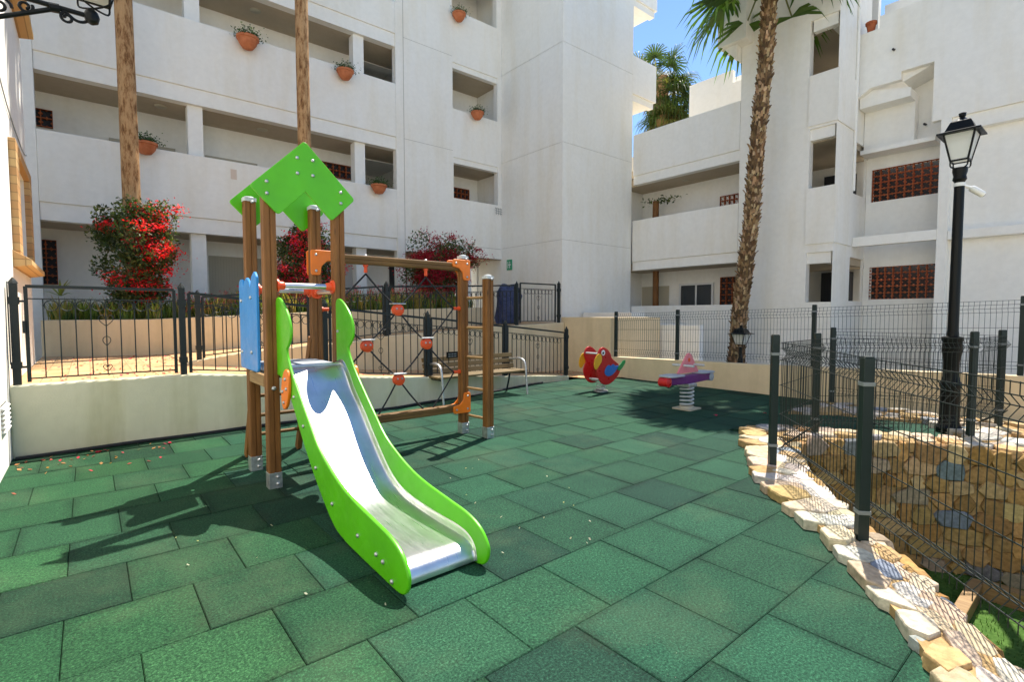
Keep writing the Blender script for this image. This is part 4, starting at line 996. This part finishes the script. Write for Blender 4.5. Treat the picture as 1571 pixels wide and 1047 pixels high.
# ================================================================ SEESAW SPRING RIDER
sr = thing('spring_rider', 'pink and purple two seat spring rider with pink triangle handle in the palm shadow', 'spring rider', (6.7, 4.1, 0))
obj('plank', MB().prism(rounded([(6.16, .40, .04), (6.5, .385, .03), (6.9, .385, .03), (7.26, .40, .04), (7.26, .505, .02), (6.16, .505, .02)], .03), 'y', 4.03, 4.17), 'purple', sr, bevel=.008, smooth=True)
for c in (6.32, 7.12):
    mb = MB(); mb.prism(rounded([(c-.2, 4.02), (c-.12, 3.97), (c+.14, 3.97), (c+.2, 4.04), (c+.2, 4.16), (c+.14, 4.23), (c-.12, 4.23), (c-.2, 4.18)], .06), 'z', .508, .528); obj('seat', mb, 'greyseat', sr, bevel=.005)
tri = rounded([(6.44, .53, .02), (7.01, .53, .02), (6.80, .79, .10), (6.735, .83, .09), (6.67, .79, .10)], .03)
obj('handle_board', MB().prism(tri, 'y', 4.088, 4.112), 'pink', sr, bevel=.005, smooth=True)
obj('hole_trim', MB().lathe([(.03, -.03), (.03, .002)], (6.735, 4.115, .72), 16, 'y'), 'redor', sr)
for x in (6.60, 6.87):
    obj('handle', MB().tube([(x, 3.93, .645), (x, 4.27, .645)], .017, 12), 'alu', sr, smooth=True)
for x, s in ((6.15, -1), (7.27, 1)):
    obj('end_buffer', MB().lathe([(.03, -.085), (.066, -.07), (.066, .07), (.03, .085)], (x, 4.1, .44), 18, 'y'), 'red' if s < 0 else 'greyseat', sr, smooth=True)
mb = spring(MB(), (6.71, 4.1), .05, .385, .093, 6, .012); obj('spring', mb, 'alu', sr, smooth=True)
obj('spring_head', MB().box((6.6, 4.0, .33), (6.82, 4.2, .384)), 'galv', sr, bevel=.01)
obj('base_plate', MB().prism(rounded([(6.55, 3.95), (6.87, 3.95), (6.87, 4.25), (6.55, 4.25)], .03), 'z', .002, .02).lathe([(.11, .02), (.1, .05)], (6.71, 4.1, 0), 20), 'shutter', sr)

# ================================================================ BENCH
be = thing('park_bench', 'wooden slatted bench with grey steel legs and armrests against the retaining wall', 'bench', (5, 6.95, 0))
for k, v in enumerate((6.70, 6.80, 6.90, 7.0)):
    obj('seat_slat', MB().box((4.08, v, .385), (5.90, v+.082, .42)), 'bench', be, bevel=.006)
for k, (v, z) in enumerate(((7.085, .47), (7.11, .565), (7.135, .66))):
    a = R(15); mb = MB(); dz, dv = .036*math.cos(a), .036*math.sin(a)
    mb.prism([(v-dv, z-dz), (v-dv+.03, z-dz-.008), (v+dv+.03, z+dz-.008), (v+dv, z+dz)], 'x', 4.06, 5.90); obj('back_slat', mb, 'bench', be, bevel=.005)
for u in (4.13, 5.83):
    mb = MB(); mb.tube(catmull([(u, 7.20, 0), (u, 7.135, .22), (u, 7.10, .40), (u, 7.135, .52), (u, 7.19, .72)], 5), .017, 8); obj('back_leg', mb, 'rail', be, smooth=True)
    mb = MB(); mb.tube(catmull([(u, 6.63, 0), (u, 6.655, .25), (u, 6.675, .46), (u, 6.72, .57), (u, 6.83, .61), (u, 7.0, .60), (u, 7.14, .57)], 5), .018, 8); obj('armrest_leg', mb, 'galv', be, smooth=True)
    mb = MB(); mb.tube([(u, 6.66, .37), (u, 7.11, .37)], .014, 8); obj('seat_support', mb, 'rail', be)

# ================================================================ LAMPS
def lantern(parent, c, s=1., wd=1.):
    """square street lantern, c = centre of its foot"""
    x, y, z = c
    sq = lambda r, h: [(x+a*r*s*wd, y+b*r*s*wd, z+h*s) for a, b in ((-1, -1), (1, -1), (1, 1), (-1, 1))]
    g = MB(); b, t = sq(.105, .07), sq(.185, .37)
    g.add(b+t, [(0, 1, 5, 4), (1, 2, 6, 5), (2, 3, 7, 6), (3, 0, 4, 7), (3, 2, 1, 0)]); go_ = obj('glass', g, 'lampglass', parent)
    f = MB()
    for i in range(4):
        f.tube([b[i], t[i]], .013*s, 4); f.tube([b[i], b[(i+1) % 4]], .013*s, 4); f.tube([t[i], t[(i+1) % 4]], .013*s, 4)
        f.tube(catmull([(x, y, z-.02*s), (x+(b[i][0]-x)*.9, y+(b[i][1]-y)*.9, z+.0*s), b[i]], 4), .008*s, 5)
    obj('cage', f, 'iron', parent)
    r = MB(); e0, e1, e2, e3, e4 = sq(.262, .362), sq(.258, .380), sq(.178, .40), sq(.122, .502), sq(.108, .515)
    r.add(e0+e1+e2+e3+e4, [(3, 2, 1, 0)]+[(i+4*k, (i+1) % 4+4*k, (i+1) % 4+4*k+4, i+4*k+4) for k in range(4) for i in range(4)]+[(16, 17, 18, 19)])
    r.lathe([(.105*s*wd, 0), (.05*s*wd, .03*s), (.028*s*wd, .045*s), (.045*s*wd, .06*s), (.045*s*wd, .085*s), (.05*s*wd, .09*s), (.02*s*wd, .1*s)], (x, y, z+.515*s), 12)
    obj('lamp_roof', r, 'iron', parent)
lp = thing('street_lamp', 'tall black iron street lamp with square lantern beside the stone pit', 'street lamp', (7.76, 1.32, 0))
X, Yy = 7.76, 1.32
mb = MB(); mb.lathe([(.17, .02), (.17, .06), (.145, .08), (.125, .12), (.12, .52), (.135, .54), (.135, .58), (.115, .60), (.1, .66), (.095, .82), (.125, .96), (.118, 1.06), (.13, 1.08), (.13, 1.12), (.075, 1.13), (.068, 1.2), (.062, 2.85), (.062, 2.9), (.085, 2.93), (.075, 2.97), (.09, 3.02), (.09, 3.06), (.06, 3.065)], (X, Yy, 0), 20)
mb.v = [(X+(p[0]-X)*.78, Yy+(p[1]-Yy)*.78, p[2]) for p in mb.v]
obj('pole', mb, 'iron', lp, smooth=True)
lantern(lp, (X, Yy, 3.07), 1.0, .74)
sc_ = thing('security_camera', 'small white bullet security camera clamped to the tall lamp post', 'camera', (7.84, 1.22, 2.8))
d = Vector((.60, -.62, -.52)).normalized(); a = Vector((7.86, 1.24, 2.84))
mb = MB(); mb.tube([a, a+d*.02, a+d*.155, a+d*.165], [.024, .036, .036, .03], 14); obj('housing', mb, 'camwhite', sc_, smooth=True)
obj('lens', MB().tube([a+d*.166, a+d*.17], .027, 14), 'glass', sc_); obj('bracket', MB().tube([(7.80, 1.29, 2.86), a], .016, 8).lathe([(.054, -.02), (.054, .02)], (X, Yy, 2.87), 16), 'camwhite', sc_, smooth=True)
ll = thing('garden_lamp', 'small black lantern on a short post at the foot of the tall palm', 'garden lamp', (9.35, 4.62, .5))
obj('post', MB().lathe([(.05, -.1), (.045, .05), (.028, .08), (.028, .26), (.05, .28)], (9.35, 4.62, .5), 12), 'iron', ll, smooth=True); lantern(ll, (9.35, 4.62, .78), .66)
wl = thing('wall_lantern', 'ornate black scrolled iron bracket with lantern on the left house wall', 'wall lamp', (-.6, 4.5, 3.3))
mb = MB(); v = 4.5
mb.tube([(-.6, v, 3.365), (.06, v, 3.365)], .015, 8); mb.tube([(-.6, v, 3.075), (-.10, v, 3.35)], .014, 8)
mb.tube([(-.125, v, 3.352), (-.075, v, 3.358)], .028, 8)
def spiral(c, r0, r1, a0, turns, n=26): return [(c[0]+(r0+(r1-r0)*k/n)*math.cos(a0+turns*2*math.pi*k/n), v, c[1]+(r0+(r1-r0)*k/n)*math.sin(a0+turns*2*math.pi*k/n)) for k in range(n+1)]
for c, r0, a0, tn in (((-.36, 3.28), .06, 0, 1.5), ((-.46, 3.24), .05, 2, 1.4), ((-.04, 3.315), .036, 1.5, 1.3), ((-.24, 3.315), .038, .5, -1.3), ((-.36, 3.43), .05, 4, 1.4)):
    mb.tube(spiral(c, r0, .012, a0, tn), .009, 6)
mb.tube(catmull([(-.08, v, 3.355), (-.05, v, 3.35), (.0, v, 3.315), (.04, v, 3.315), (.07, v, 3.34)], 5), .010, 6)
obj('scroll_bracket', mb, 'iron', wl, smooth=True)
obj('finial', MB().lathe([(.01, -.05), (.035, -.035), (.044, 0), (.035, .03), (.02, .045)], (.085, v, 3.365), 14), 'iron', wl, smooth=True)
lantern(wl, (.10, v, 3.44), .80)

# ================================================================ PLANTS
def leafcloud(mb, n, sample, size, cols, up=.3):
    for _ in range(n):
        p = sample()
        if p is None: continue
        p = Vector(p); s = size*random.uniform(.6, 1.3)
        nrm = Vector((random.gauss(0, 1), random.gauss(0, 1), random.gauss(up, 1))).normalized()
        a = nrm.orthogonal().normalized(); a = Matrix.Rotation(random.uniform(0, 6.28), 3, nrm) @ a; b = nrm.cross(a)
        mb.add([p-a*s, p+b*s*.5+nrm*s*.12, p+a*s, p-b*s*.5+nrm*s*.12], [(0, 1, 2, 3)], vary(random.choice(cols), .25, .12))
GREENS = [(.055, .085, .022), (.04, .07, .018), (.085, .115, .032), (.03, .055, .018), (.12, .13, .04)]
REDS = [(.78, .012, .025), (.85, .022, .035), (.62, .008, .018), (.85, .05, .07)]
def bougainvillea(c, w, h, z0, label, seed, nl=4200, reds=REDS, tuft=16, top=.6):
    random.seed(seed); c = Vector(c); t = thing('bougainvillea', label, 'shrub', (c.x, c.y, z0), 'bougainvilleas under the galleries')
    stems = MB()
    for k in range(7):
        a = random.uniform(0, 6.28); r = random.uniform(.2, .6)*w
        stems.tube(catmull([(c.x+random.uniform(-.08, .08), c.y+random.uniform(-.08, .08), z0-.05), (c.x+math.cos(a)*r*.3, c.y+math.sin(a)*r*.3, z0+h*.35), (c.x+math.cos(a)*r, c.y+math.sin(a)*r*.8, z0+h*.85)], 4), [.03-.0028*i for i in range(9)], 6)
    obj('stems', stems, 'stem', t, smooth=True)
    lobes = []
    for _ in range(44):
        z = random.uniform(.10, .95); rr = w*(.34+.66*min(1, z/.55))*(1 if z < .75 else 1-.5*(z-.75)/.25)
        a = random.uniform(0, 6.28); q = rr*random.uniform(.3, .82)
        lobes.append((Vector((c.x+q*math.cos(a), c.y+q*math.sin(a)*.85, z0+h*z)), random.uniform(.22, .38)*w))
    def smp():
        l, r = random.choice(lobes); d = Vector((random.gauss(0, 1), random.gauss(0, 1), random.gauss(0, 1))).normalized()
        return l+d*r*random.random()**.4
    mb = MB(); leafcloud(mb, int(nl*2.3), smp, .036, GREENS)
    for _ in range(14):
        l, r = random.choice(lobes); d = Vector((random.gauss(0, .7), random.gauss(0, .7), random.uniform(.2, 1))).normalized()
        for k in range(12):
            q = l+d*(r+k*.022)+Vector((random.gauss(0, .015),)*3); leafcloud(mb, 1, lambda: q, .03, GREENS)
    obj('foliage', mb, 'leaf', t)
    fl = MB()
    for _ in range(tuft):
        l, r = random.choice(lobes)
        d = Vector((random.gauss(0, 1), random.gauss(-.7, 1), random.gauss(top, .8))).normalized(); q = l+d*r*1.02; rad = random.uniform(.05, .14)
        def sm2(): return q+Vector((random.gauss(0, 1)*rad, random.gauss(0, 1)*rad*.8, random.gauss(0, 1)*rad*.6))
        leafcloud(fl, int(55+rad*500), sm2, .024, reds, .6)
    obj('flowers', fl, 'petal', t)
    return t
bougainvillea((.78, 11.4), .80, 1.85, 1.45, 'tall bougainvillea with bright red flowers around the leftmost bare palm trunk', 11, 5200, REDS, 58)
bougainvillea((3.65, 11.4), .80, 1.75, 1.5, 'red and pink bougainvillea seen through the posts of the play tower', 12, 4600, REDS[1:]+[(.6, .06, .2)], 56)
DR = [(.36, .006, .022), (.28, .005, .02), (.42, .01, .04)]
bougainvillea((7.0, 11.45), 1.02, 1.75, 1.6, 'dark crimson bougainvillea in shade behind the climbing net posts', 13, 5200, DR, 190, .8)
# flower bed
random.seed(21)
mb = MB(); fl = MB()
for _ in range(520):
    u = random.uniform(-.5, 7.45); y0 = yat(PL, u)+.16; v = y0+random.random()**1.6*1.3; z = interp(ZP, u)-.04
    hh = random.uniform(.18, .48)*(1.15 if u > 1.6 else .95)
    col = random.choice([(.20, .26, .05), (.12, .19, .035), (.30, .28, .07), (.34, .27, .08), (.09, .15, .04)])
    for k in range(14):
        a = random.uniform(0, 6.28); l = hh*random.uniform(.6, 1.1); b = Vector((u+random.gauss(0, .035), v+random.gauss(0, .035), z)); tip = b+Vector((math.cos(a)*l*.45, math.sin(a)*l*.45, l))
        s = Vector((-math.sin(a), math.cos(a), 0))*.010; md = b.lerp(tip, .55)+Vector((0, 0, l*.08))
        mb.add([b-s*.5, b+s*.5, md+s, md-s], [(0, 1, 2, 3)], vary(col, .25, .1)); mb.add([md-s, md+s, tip], [(0, 1, 2)], vary(col, .25, .1))
    if u > 1.3 and random.random() < .62:
        for k in range(random.randint(5, 16)):
            q = Vector((u+random.gauss(0, .06), v+random.gauss(0, .05), z+hh*random.uniform(.75, 1.15))); leafcloud(fl, 3, lambda: q+Vector((random.gauss(0, .012),)*3), .016, [(.62, .05, .10), (.55, .02, .05), (.65, .18, .25)], .8)
bedo = obj('flower_bed', mb, 'leaf'); tag(bedo, 'low flowering plants filling the planter', kind='stuff')
tag(obj('flower_bed_blossom', fl, 'petal'), 'small pink and red blossoms over the planter', kind='stuff')
def agave(c, s, label, n=16, col=(.10, .15, .05)):
    t = MB()
    for k in range(n):
        a = 2.4*k+random.uniform(-.2, .2); el = R(random.uniform(15, 70)); l = s*random.uniform(.7, 1.1); d = Vector((math.cos(a)*math.cos(el), math.sin(a)*math.cos(el), math.sin(el)))
        side = Vector((-math.sin(a), math.cos(a), 0))*s*.035; p = Vector(c)
        q = [p, p+d*l*.5+Vector((0, 0, .02*s)), p+d*l-Vector((0, 0, l*.18))]
        cc = vary(col, .25, .1)
        t.add([q[0]-side, q[0]+side, q[1]+side, q[1]-side], [(0, 1, 2, 3)], cc); t.add([q[1]-side, q[1]+side, q[2]], [(0, 1, 2)], cc)
    tag(obj('spiky_plant', t, 'leaf'), label, 'plant')
agave((-.35, 11.7, 1.7), .42, 'spiky yellow green plant beside the sunlit house wall', 14, (.2, .24, .06)); agave((2.75, 12.0, 1.6), .55, 'dark spiky plant in the flower bed behind the blue panel', 18, (.03, .05, .02))
# wall pots: one built, the rest copied
random.seed(31)
def make_pot():
    t = thing('flower_pot', 'x', 'flower pot', (0, 0, 0), 'clay pots hanging on the parapets')
    mb = MB(); prof_ = [(.03, -.16), (.10, -.14), (.165, -.05), (.185, .02), (.21, .03), (.21, .075), (.18, .075), (.17, .03)]
    mb.lathe(prof_, (0, -.19, 0), 20); obj('pot', mb, 'pot', t, smooth=True)
    mb = MB(); leafcloud(mb, 800, lambda: (random.gauss(0, .11), -.19+random.gauss(0, .10), .07+abs(random.gauss(0, .075))), .022, [(.05, .10, .03), (.03, .07, .02), (.08, .13, .05)], .5); obj('plant', mb, 'leaf', t)
    return t
p0 = make_pot()
pots = [((2.92, VF, 7.42), 'clay pot with tall green plant on the second floor parapet, between the bare palm trunks', 1.1), ((5.13, VF, 7.38), 'clay pot on the second floor parapet, right of the second bare trunk', 1.), ((5.99, VF, 4.70), 'clay pot on the first floor parapet, above the climbing frame', 1.),
        ((8.54, VF, 10.0), 'clay pot under the topmost window opening of the plain wall', .95), ((9.18, VF, 7.36), 'clay pot in the middle window opening of the plain wall beside the tower', .95), ((1.0, VF, 4.74), 'clay pot half hidden behind the leftmost bare palm trunk', 1.)]
for i, (l, lab, s) in enumerate(pots):
    o = p0 if i == 0 else copy_tree(p0); o.location = l; o.scale = (s,)*3; o['label'] = lab
rp = thing('plant_pot', 'small empty clay pot standing on the roof parapet of the right building', 'pot', (14.68, 4.25, 8.13)); obj('pot', MB().lathe([(.07, 0), (.10, .19), (.12, .19), (.12, .24), (.1, .24)], (14.68, 4.25, 8.13), 16), 'terra', rp)
gp_ = thing('potted_palm', 'small green plant in the first floor gallery of the right building', 'plant', (14.1, 9.8, 3.1))
obj('stem', MB().tube([(14.1, 9.85, 3.05), (14.1, 9.83, 5.0)], [.11, .10], 10), 'woodz', gp_, smooth=True)
mb = MB(); leafcloud(mb, 120, lambda: (14.05+random.gauss(0, .12), 9.6+random.gauss(0, .3), 5.0+random.gauss(0, .05)), .05, GREENS); obj('foliage', mb, 'leaf', gp_)
# blue covered bin
random.seed(5)
bm_ = MB(); cx, cy = 8.15, 10.0; vs = []; n = 28
for i, (r, z) in enumerate([(.31, 1.16), (.33, 1.3), (.31, 1.6), (.33, 1.85), (.30, 2.0), (.22, 2.1), (.08, 2.09)]):
    for k in range(n):
        t = 2*math.pi*k/n; q = r*(1+.10*math.sin(3*t+i)+.06*math.sin(7*t+2*i)+.04*random.uniform(-1, 1)); vs.append((cx+q*math.cos(t), cy+q*math.sin(t)*.8, z+(.05*math.sin(4*t) if i > 3 else 0)))
fs = [(i*n+k, i*n+(k+1) % n, (i+1)*n+(k+1) % n, (i+1)*n+k) for i in range(6) for k in range(n)]+[list(range(6*n, 7*n))]
bm_.add(vs, fs); tag(obj('covered_bin', bm_, 'tarp', smooth=True), 'bulky bin under a creased dark blue plastic cover behind the upper railing', 'bin')

# ---------------------------------------------------------------- palms
def frond(mb, o, d, pet, rad, droop, col, n=26, spread=R(112), wk=.62):
    d = d.normalized(); side = d.cross(Vector((0, 0, 1)))
    side = side.normalized() if side.length > 1e-3 else Vector((1, 0, 0)); nrm = side.cross(d).normalized()
    e = o+d*pet-Vector((0, 0, pet*droop*.35))
    w_ = .018; mb.add([o-side*w_*1.6, o+side*w_*1.6, e+side*w_, e-side*w_], [(0, 1, 2, 3)], vary((.16, .17, .06), .2, .1))
    for k in range(n):
        a = -spread+2*spread*k/(n-1); l = rad*(1-.28*abs(a/spread)**1.5)*random.uniform(.88, 1.06)
        v = d*math.cos(a)+side*math.sin(a)+nrm*(.12 if k % 2 else -.02)
        v.normalize(); s = v.cross(nrm).normalized()
        w0, w1 = .012, rad*math.sin(spread/n)*wk
        p0 = e; p1 = e+v*l*.38-Vector((0, 0, droop*l*.04)); p2 = e+v*l*.72-Vector((0, 0, droop*l*.20)); p3 = e+v*l*.92-Vector((0, 0, droop*l*(.52+random.uniform(-.1, .12)))); 
        c = vary(col, .2, .08)
        mb.add([p0-s*w0, p0+s*w0, p1+s*w1, p1-s*w1, p2+s*w1*.7, p2-s*w1*.7, p3], [(0, 1, 2, 3), (3, 2, 4, 5), (5, 4, 6)], c)
def palm_crown(c, n, pet, rad, seed, cols, dead=8, low=-65, wk=.62, dr=1.):
    random.seed(seed); mb = MB(); c = Vector(c)
    for k in range(n):
        a = 2.39996*k+random.uniform(-.2, .2); el = R(low+(85-low)*((k+.5)/n)**.8)
        d = Vector((math.cos(a)*math.cos(el), math.sin(a)*math.cos(el), math.sin(el)))
        frond(mb, c+Vector((0, 0, .1*k/n)), d, pet*random.uniform(.8, 1.15), rad*random.uniform(.85, 1.1), random.uniform(.5, 1.1)*dr, random.choice(cols), wk=wk)
    for k in range(dead):
        a = random.uniform(0, 6.28); d = Vector((math.cos(a)*.35, math.sin(a)*.35, -1))
        frond(mb, c-Vector((0, 0, .25)), d, pet*.6, rad*.85, .2, vary((.25, .19, .09), .2), 16, R(60))
    return mb
PG = [(.085, .16, .028), (.06, .125, .022), (.12, .20, .035), (.045, .095, .02)]
pm = thing('palm_tree', 'tall fan palm with rough scaly trunk leaning right of the tower, beyond the far fence', 'palm tree', (12.4, 6.2, 0))
tp = catmull([(12.42, 6.24, -.04), (12.42, 6.18, 1.4), (12.42, 5.97, 3.35), (12.42, 5.85, 5.3), (12.42, 5.69, 7.45), (12.44, 5.62, 9.5)], 12)
rad_ = lambda z: .185-.004*z if z > .5 else .215-.06*z
mb = MB(); mb.tube(tp, [rad_(p[2])*.93 for p in tp], 14, col=(.11, .07, .04))
random.seed(44); k = 0
for i in range(226):
    z = .02+i*.042; f = interp([(p[2], j) for j, p in enumerate(tp)], z); j = min(int(f), len(tp)-2); c = Vector(tp[j]).lerp(Vector(tp[j+1]), f-j); r = rad_(z)
    for q in range(8):
        a = 2*math.pi*(q+.38*(i % 8)*1.3)/8+random.uniform(-.12, .12); er = Vector((math.cos(a), math.sin(a), 0)); et = Vector((-math.sin(a), math.cos(a), 0))
        h_ = random.uniform(.07, .15); w_ = random.uniform(.026, .05); tip = random.choice([.0, .01, .02, .03, .06])*random.uniform(.6, 1.3)
        p0 = c+er*(r-.02); b = [p0-et*w_, p0+et*w_, c+er*(r+tip)+et*w_*.45+Vector((0, 0, h_)), c+er*(r+tip)-et*w_*.45+Vector((0, 0, h_))]
        inn = [x-er*.025 for x in b]
        col = vary(random.choice([(.34, .22, .115), (.22, .135, .065), (.46, .33, .19), (.12, .07, .035), (.16, .10, .05)]), .2, .06)
        mb.add(b+inn, [(0, 1, 2, 3), (3, 2, 6, 7), (1, 5, 6, 2), (4, 0, 3, 7)], col)
obj('trunk', mb, 'bark', pm)
obj('crown', palm_crown((12.44, 5.62, 9.6), 42, 1.15, 1.15, 3, PG, 0, -40), 'palmleaf', pm)
pb = thing('palm_tree', 'shaggy fan palm with drooping dark fronds seen between tower and roof terrace', 'palm tree', (19.0, 13.0, 0))
obj('trunk', MB().tube([(19., 13., -.04), (19., 13., 11.4)], [.3, .24], 12), 'peel', pb, smooth=True)
mb = palm_crown((18.75, 13.1, 11.3), 15, 1.0, 1.15, 8, [(.05, .085, .02), (.035, .065, .016), (.09, .11, .03)], 2, -40, .34, 1.3)
def more(c, n, pet, rad, seed, low, dead, cols):
    m2 = palm_crown(c, n, pet, rad, seed, cols, dead, low, .36, 1.5); n0 = len(mb.v); mb.add(m2.v, [])
    for f, c_ in zip(m2.f, m2.c): mb.f.append([i+n0 for i in f]); mb.c.append(c_)
DK = [(.07, .11, .02), (.10, .13, .025), (.045, .075, .018), (.15, .15, .045)]
more((19.35, 12.7, 10.7), 24, .5, 1.15, 9, -88, 6, DK); more((19.0, 12.9, 9.7), 22, .4, 1.05, 10, -88, 8, DK)
obj('crown', mb, 'palmleaf', pb)
def bare(c, r0, r1, top, lab, seed, lean=(0, 0)):
    random.seed(seed); t = thing('palm_tree', lab, 'palm tree', (c[0], c[1], 1.2), 'bare trunked palms rising from the flower bed'); pts = []; rs = []
    for k in range(60):
        f = k/59; z = 1.2+(top-1.2)*f
        pts.append((c[0]+lean[0]*f+.012*math.sin(5*f+seed), c[1]+lean[1]*f, z)); rs.append((r0+(r1-r0)*f)*(1+.035*noise.noise((seed, 0, z*2.3))+.02*noise.noise((seed, 3, z*9))))
    obj('trunk', MB().tube(pts, rs, 20), 'peel', t, smooth=True)
    obj('crown', palm_crown(pts[-1], 30, 1.0, 1.2, seed+50, PG, 4, -40), 'palmleaf', t)
bare((.66, 11.5), .14, .125, 13.2, 'thick bare palm trunk rising from the leftmost bougainvillea', 1); bare((3.72, 11.5), .14, .125, 13.0, 'slimmer bare palm trunk rising behind the green roof of the play tower', 2)

# ================================================================ FALLEN PETALS
random.seed(77); mb = MB()
def petal(u, v, z, col, s=.016):
    a = random.uniform(0, 6.28); p = Vector((u, v, z+.004)); q = Vector((math.cos(a), math.sin(a), random.uniform(-.1, .3)))*s; r = Vector((-math.sin(a), math.cos(a), random.uniform(0, .5)))*s*.8
    mb.add([p-q, p+r, p+q+Vector((0, 0, .008)), p-r+Vector((0, 0, .01))], [(0, 1, 2, 3)], col)
pcol = lambda: vary(random.choice([(.55, .02, .05), (.6, .04, .12), (.42, .06, .04), (.3, .17, .07), (.22, .12, .05)]), .2, .1)
for _ in range(330):
    u = random.gauss(.6, .9); v = random.uniform(6.95, 10.6)
    if u > -.58 and u < 1.0: petal(u, v, .69, pcol(), random.uniform(.012, .026))
for _ in range(120):
    u = random.uniform(1.05, 7.8); v = random.uniform(7.1, 8.3)
    if v > yat(FRONT, u)+.16: petal(u, v, zl(u), pcol(), .016)
for _ in range(90):
    petal(random.uniform(7.9, 8.95), random.uniform(7.1, 8.6), .05, pcol(), .016)
for _ in range(46):
    u = -.58+abs(random.gauss(0, .5)); v = 6.7-abs(random.gauss(0, .5)); petal(u, v, .0, vary(random.choice([(.4, .1, .05), (.5, .22, .08), (.55, .03, .06)]), .2), random.uniform(.01, .022))
for u, v in ((.05, 6.55), (.62, 6.5), (6.55, 3.55), (7.2, 3.2), (8.6, 5.2), (2.9, 6.4)):
    for _ in range(4): petal(u+random.gauss(0, .02), v+random.gauss(0, .02), .004, (.6, .02, .10), .02)
for _ in range(30):
    petal(random.uniform(.2, 3), random.uniform(1.8, 4.), 0., vary((.45, .42, .33), .2), random.uniform(.004, .010))
tag(obj('fallen_petals', mb, 'petal'), 'red and brown petals fallen on paving and rubber floor', kind='stuff')
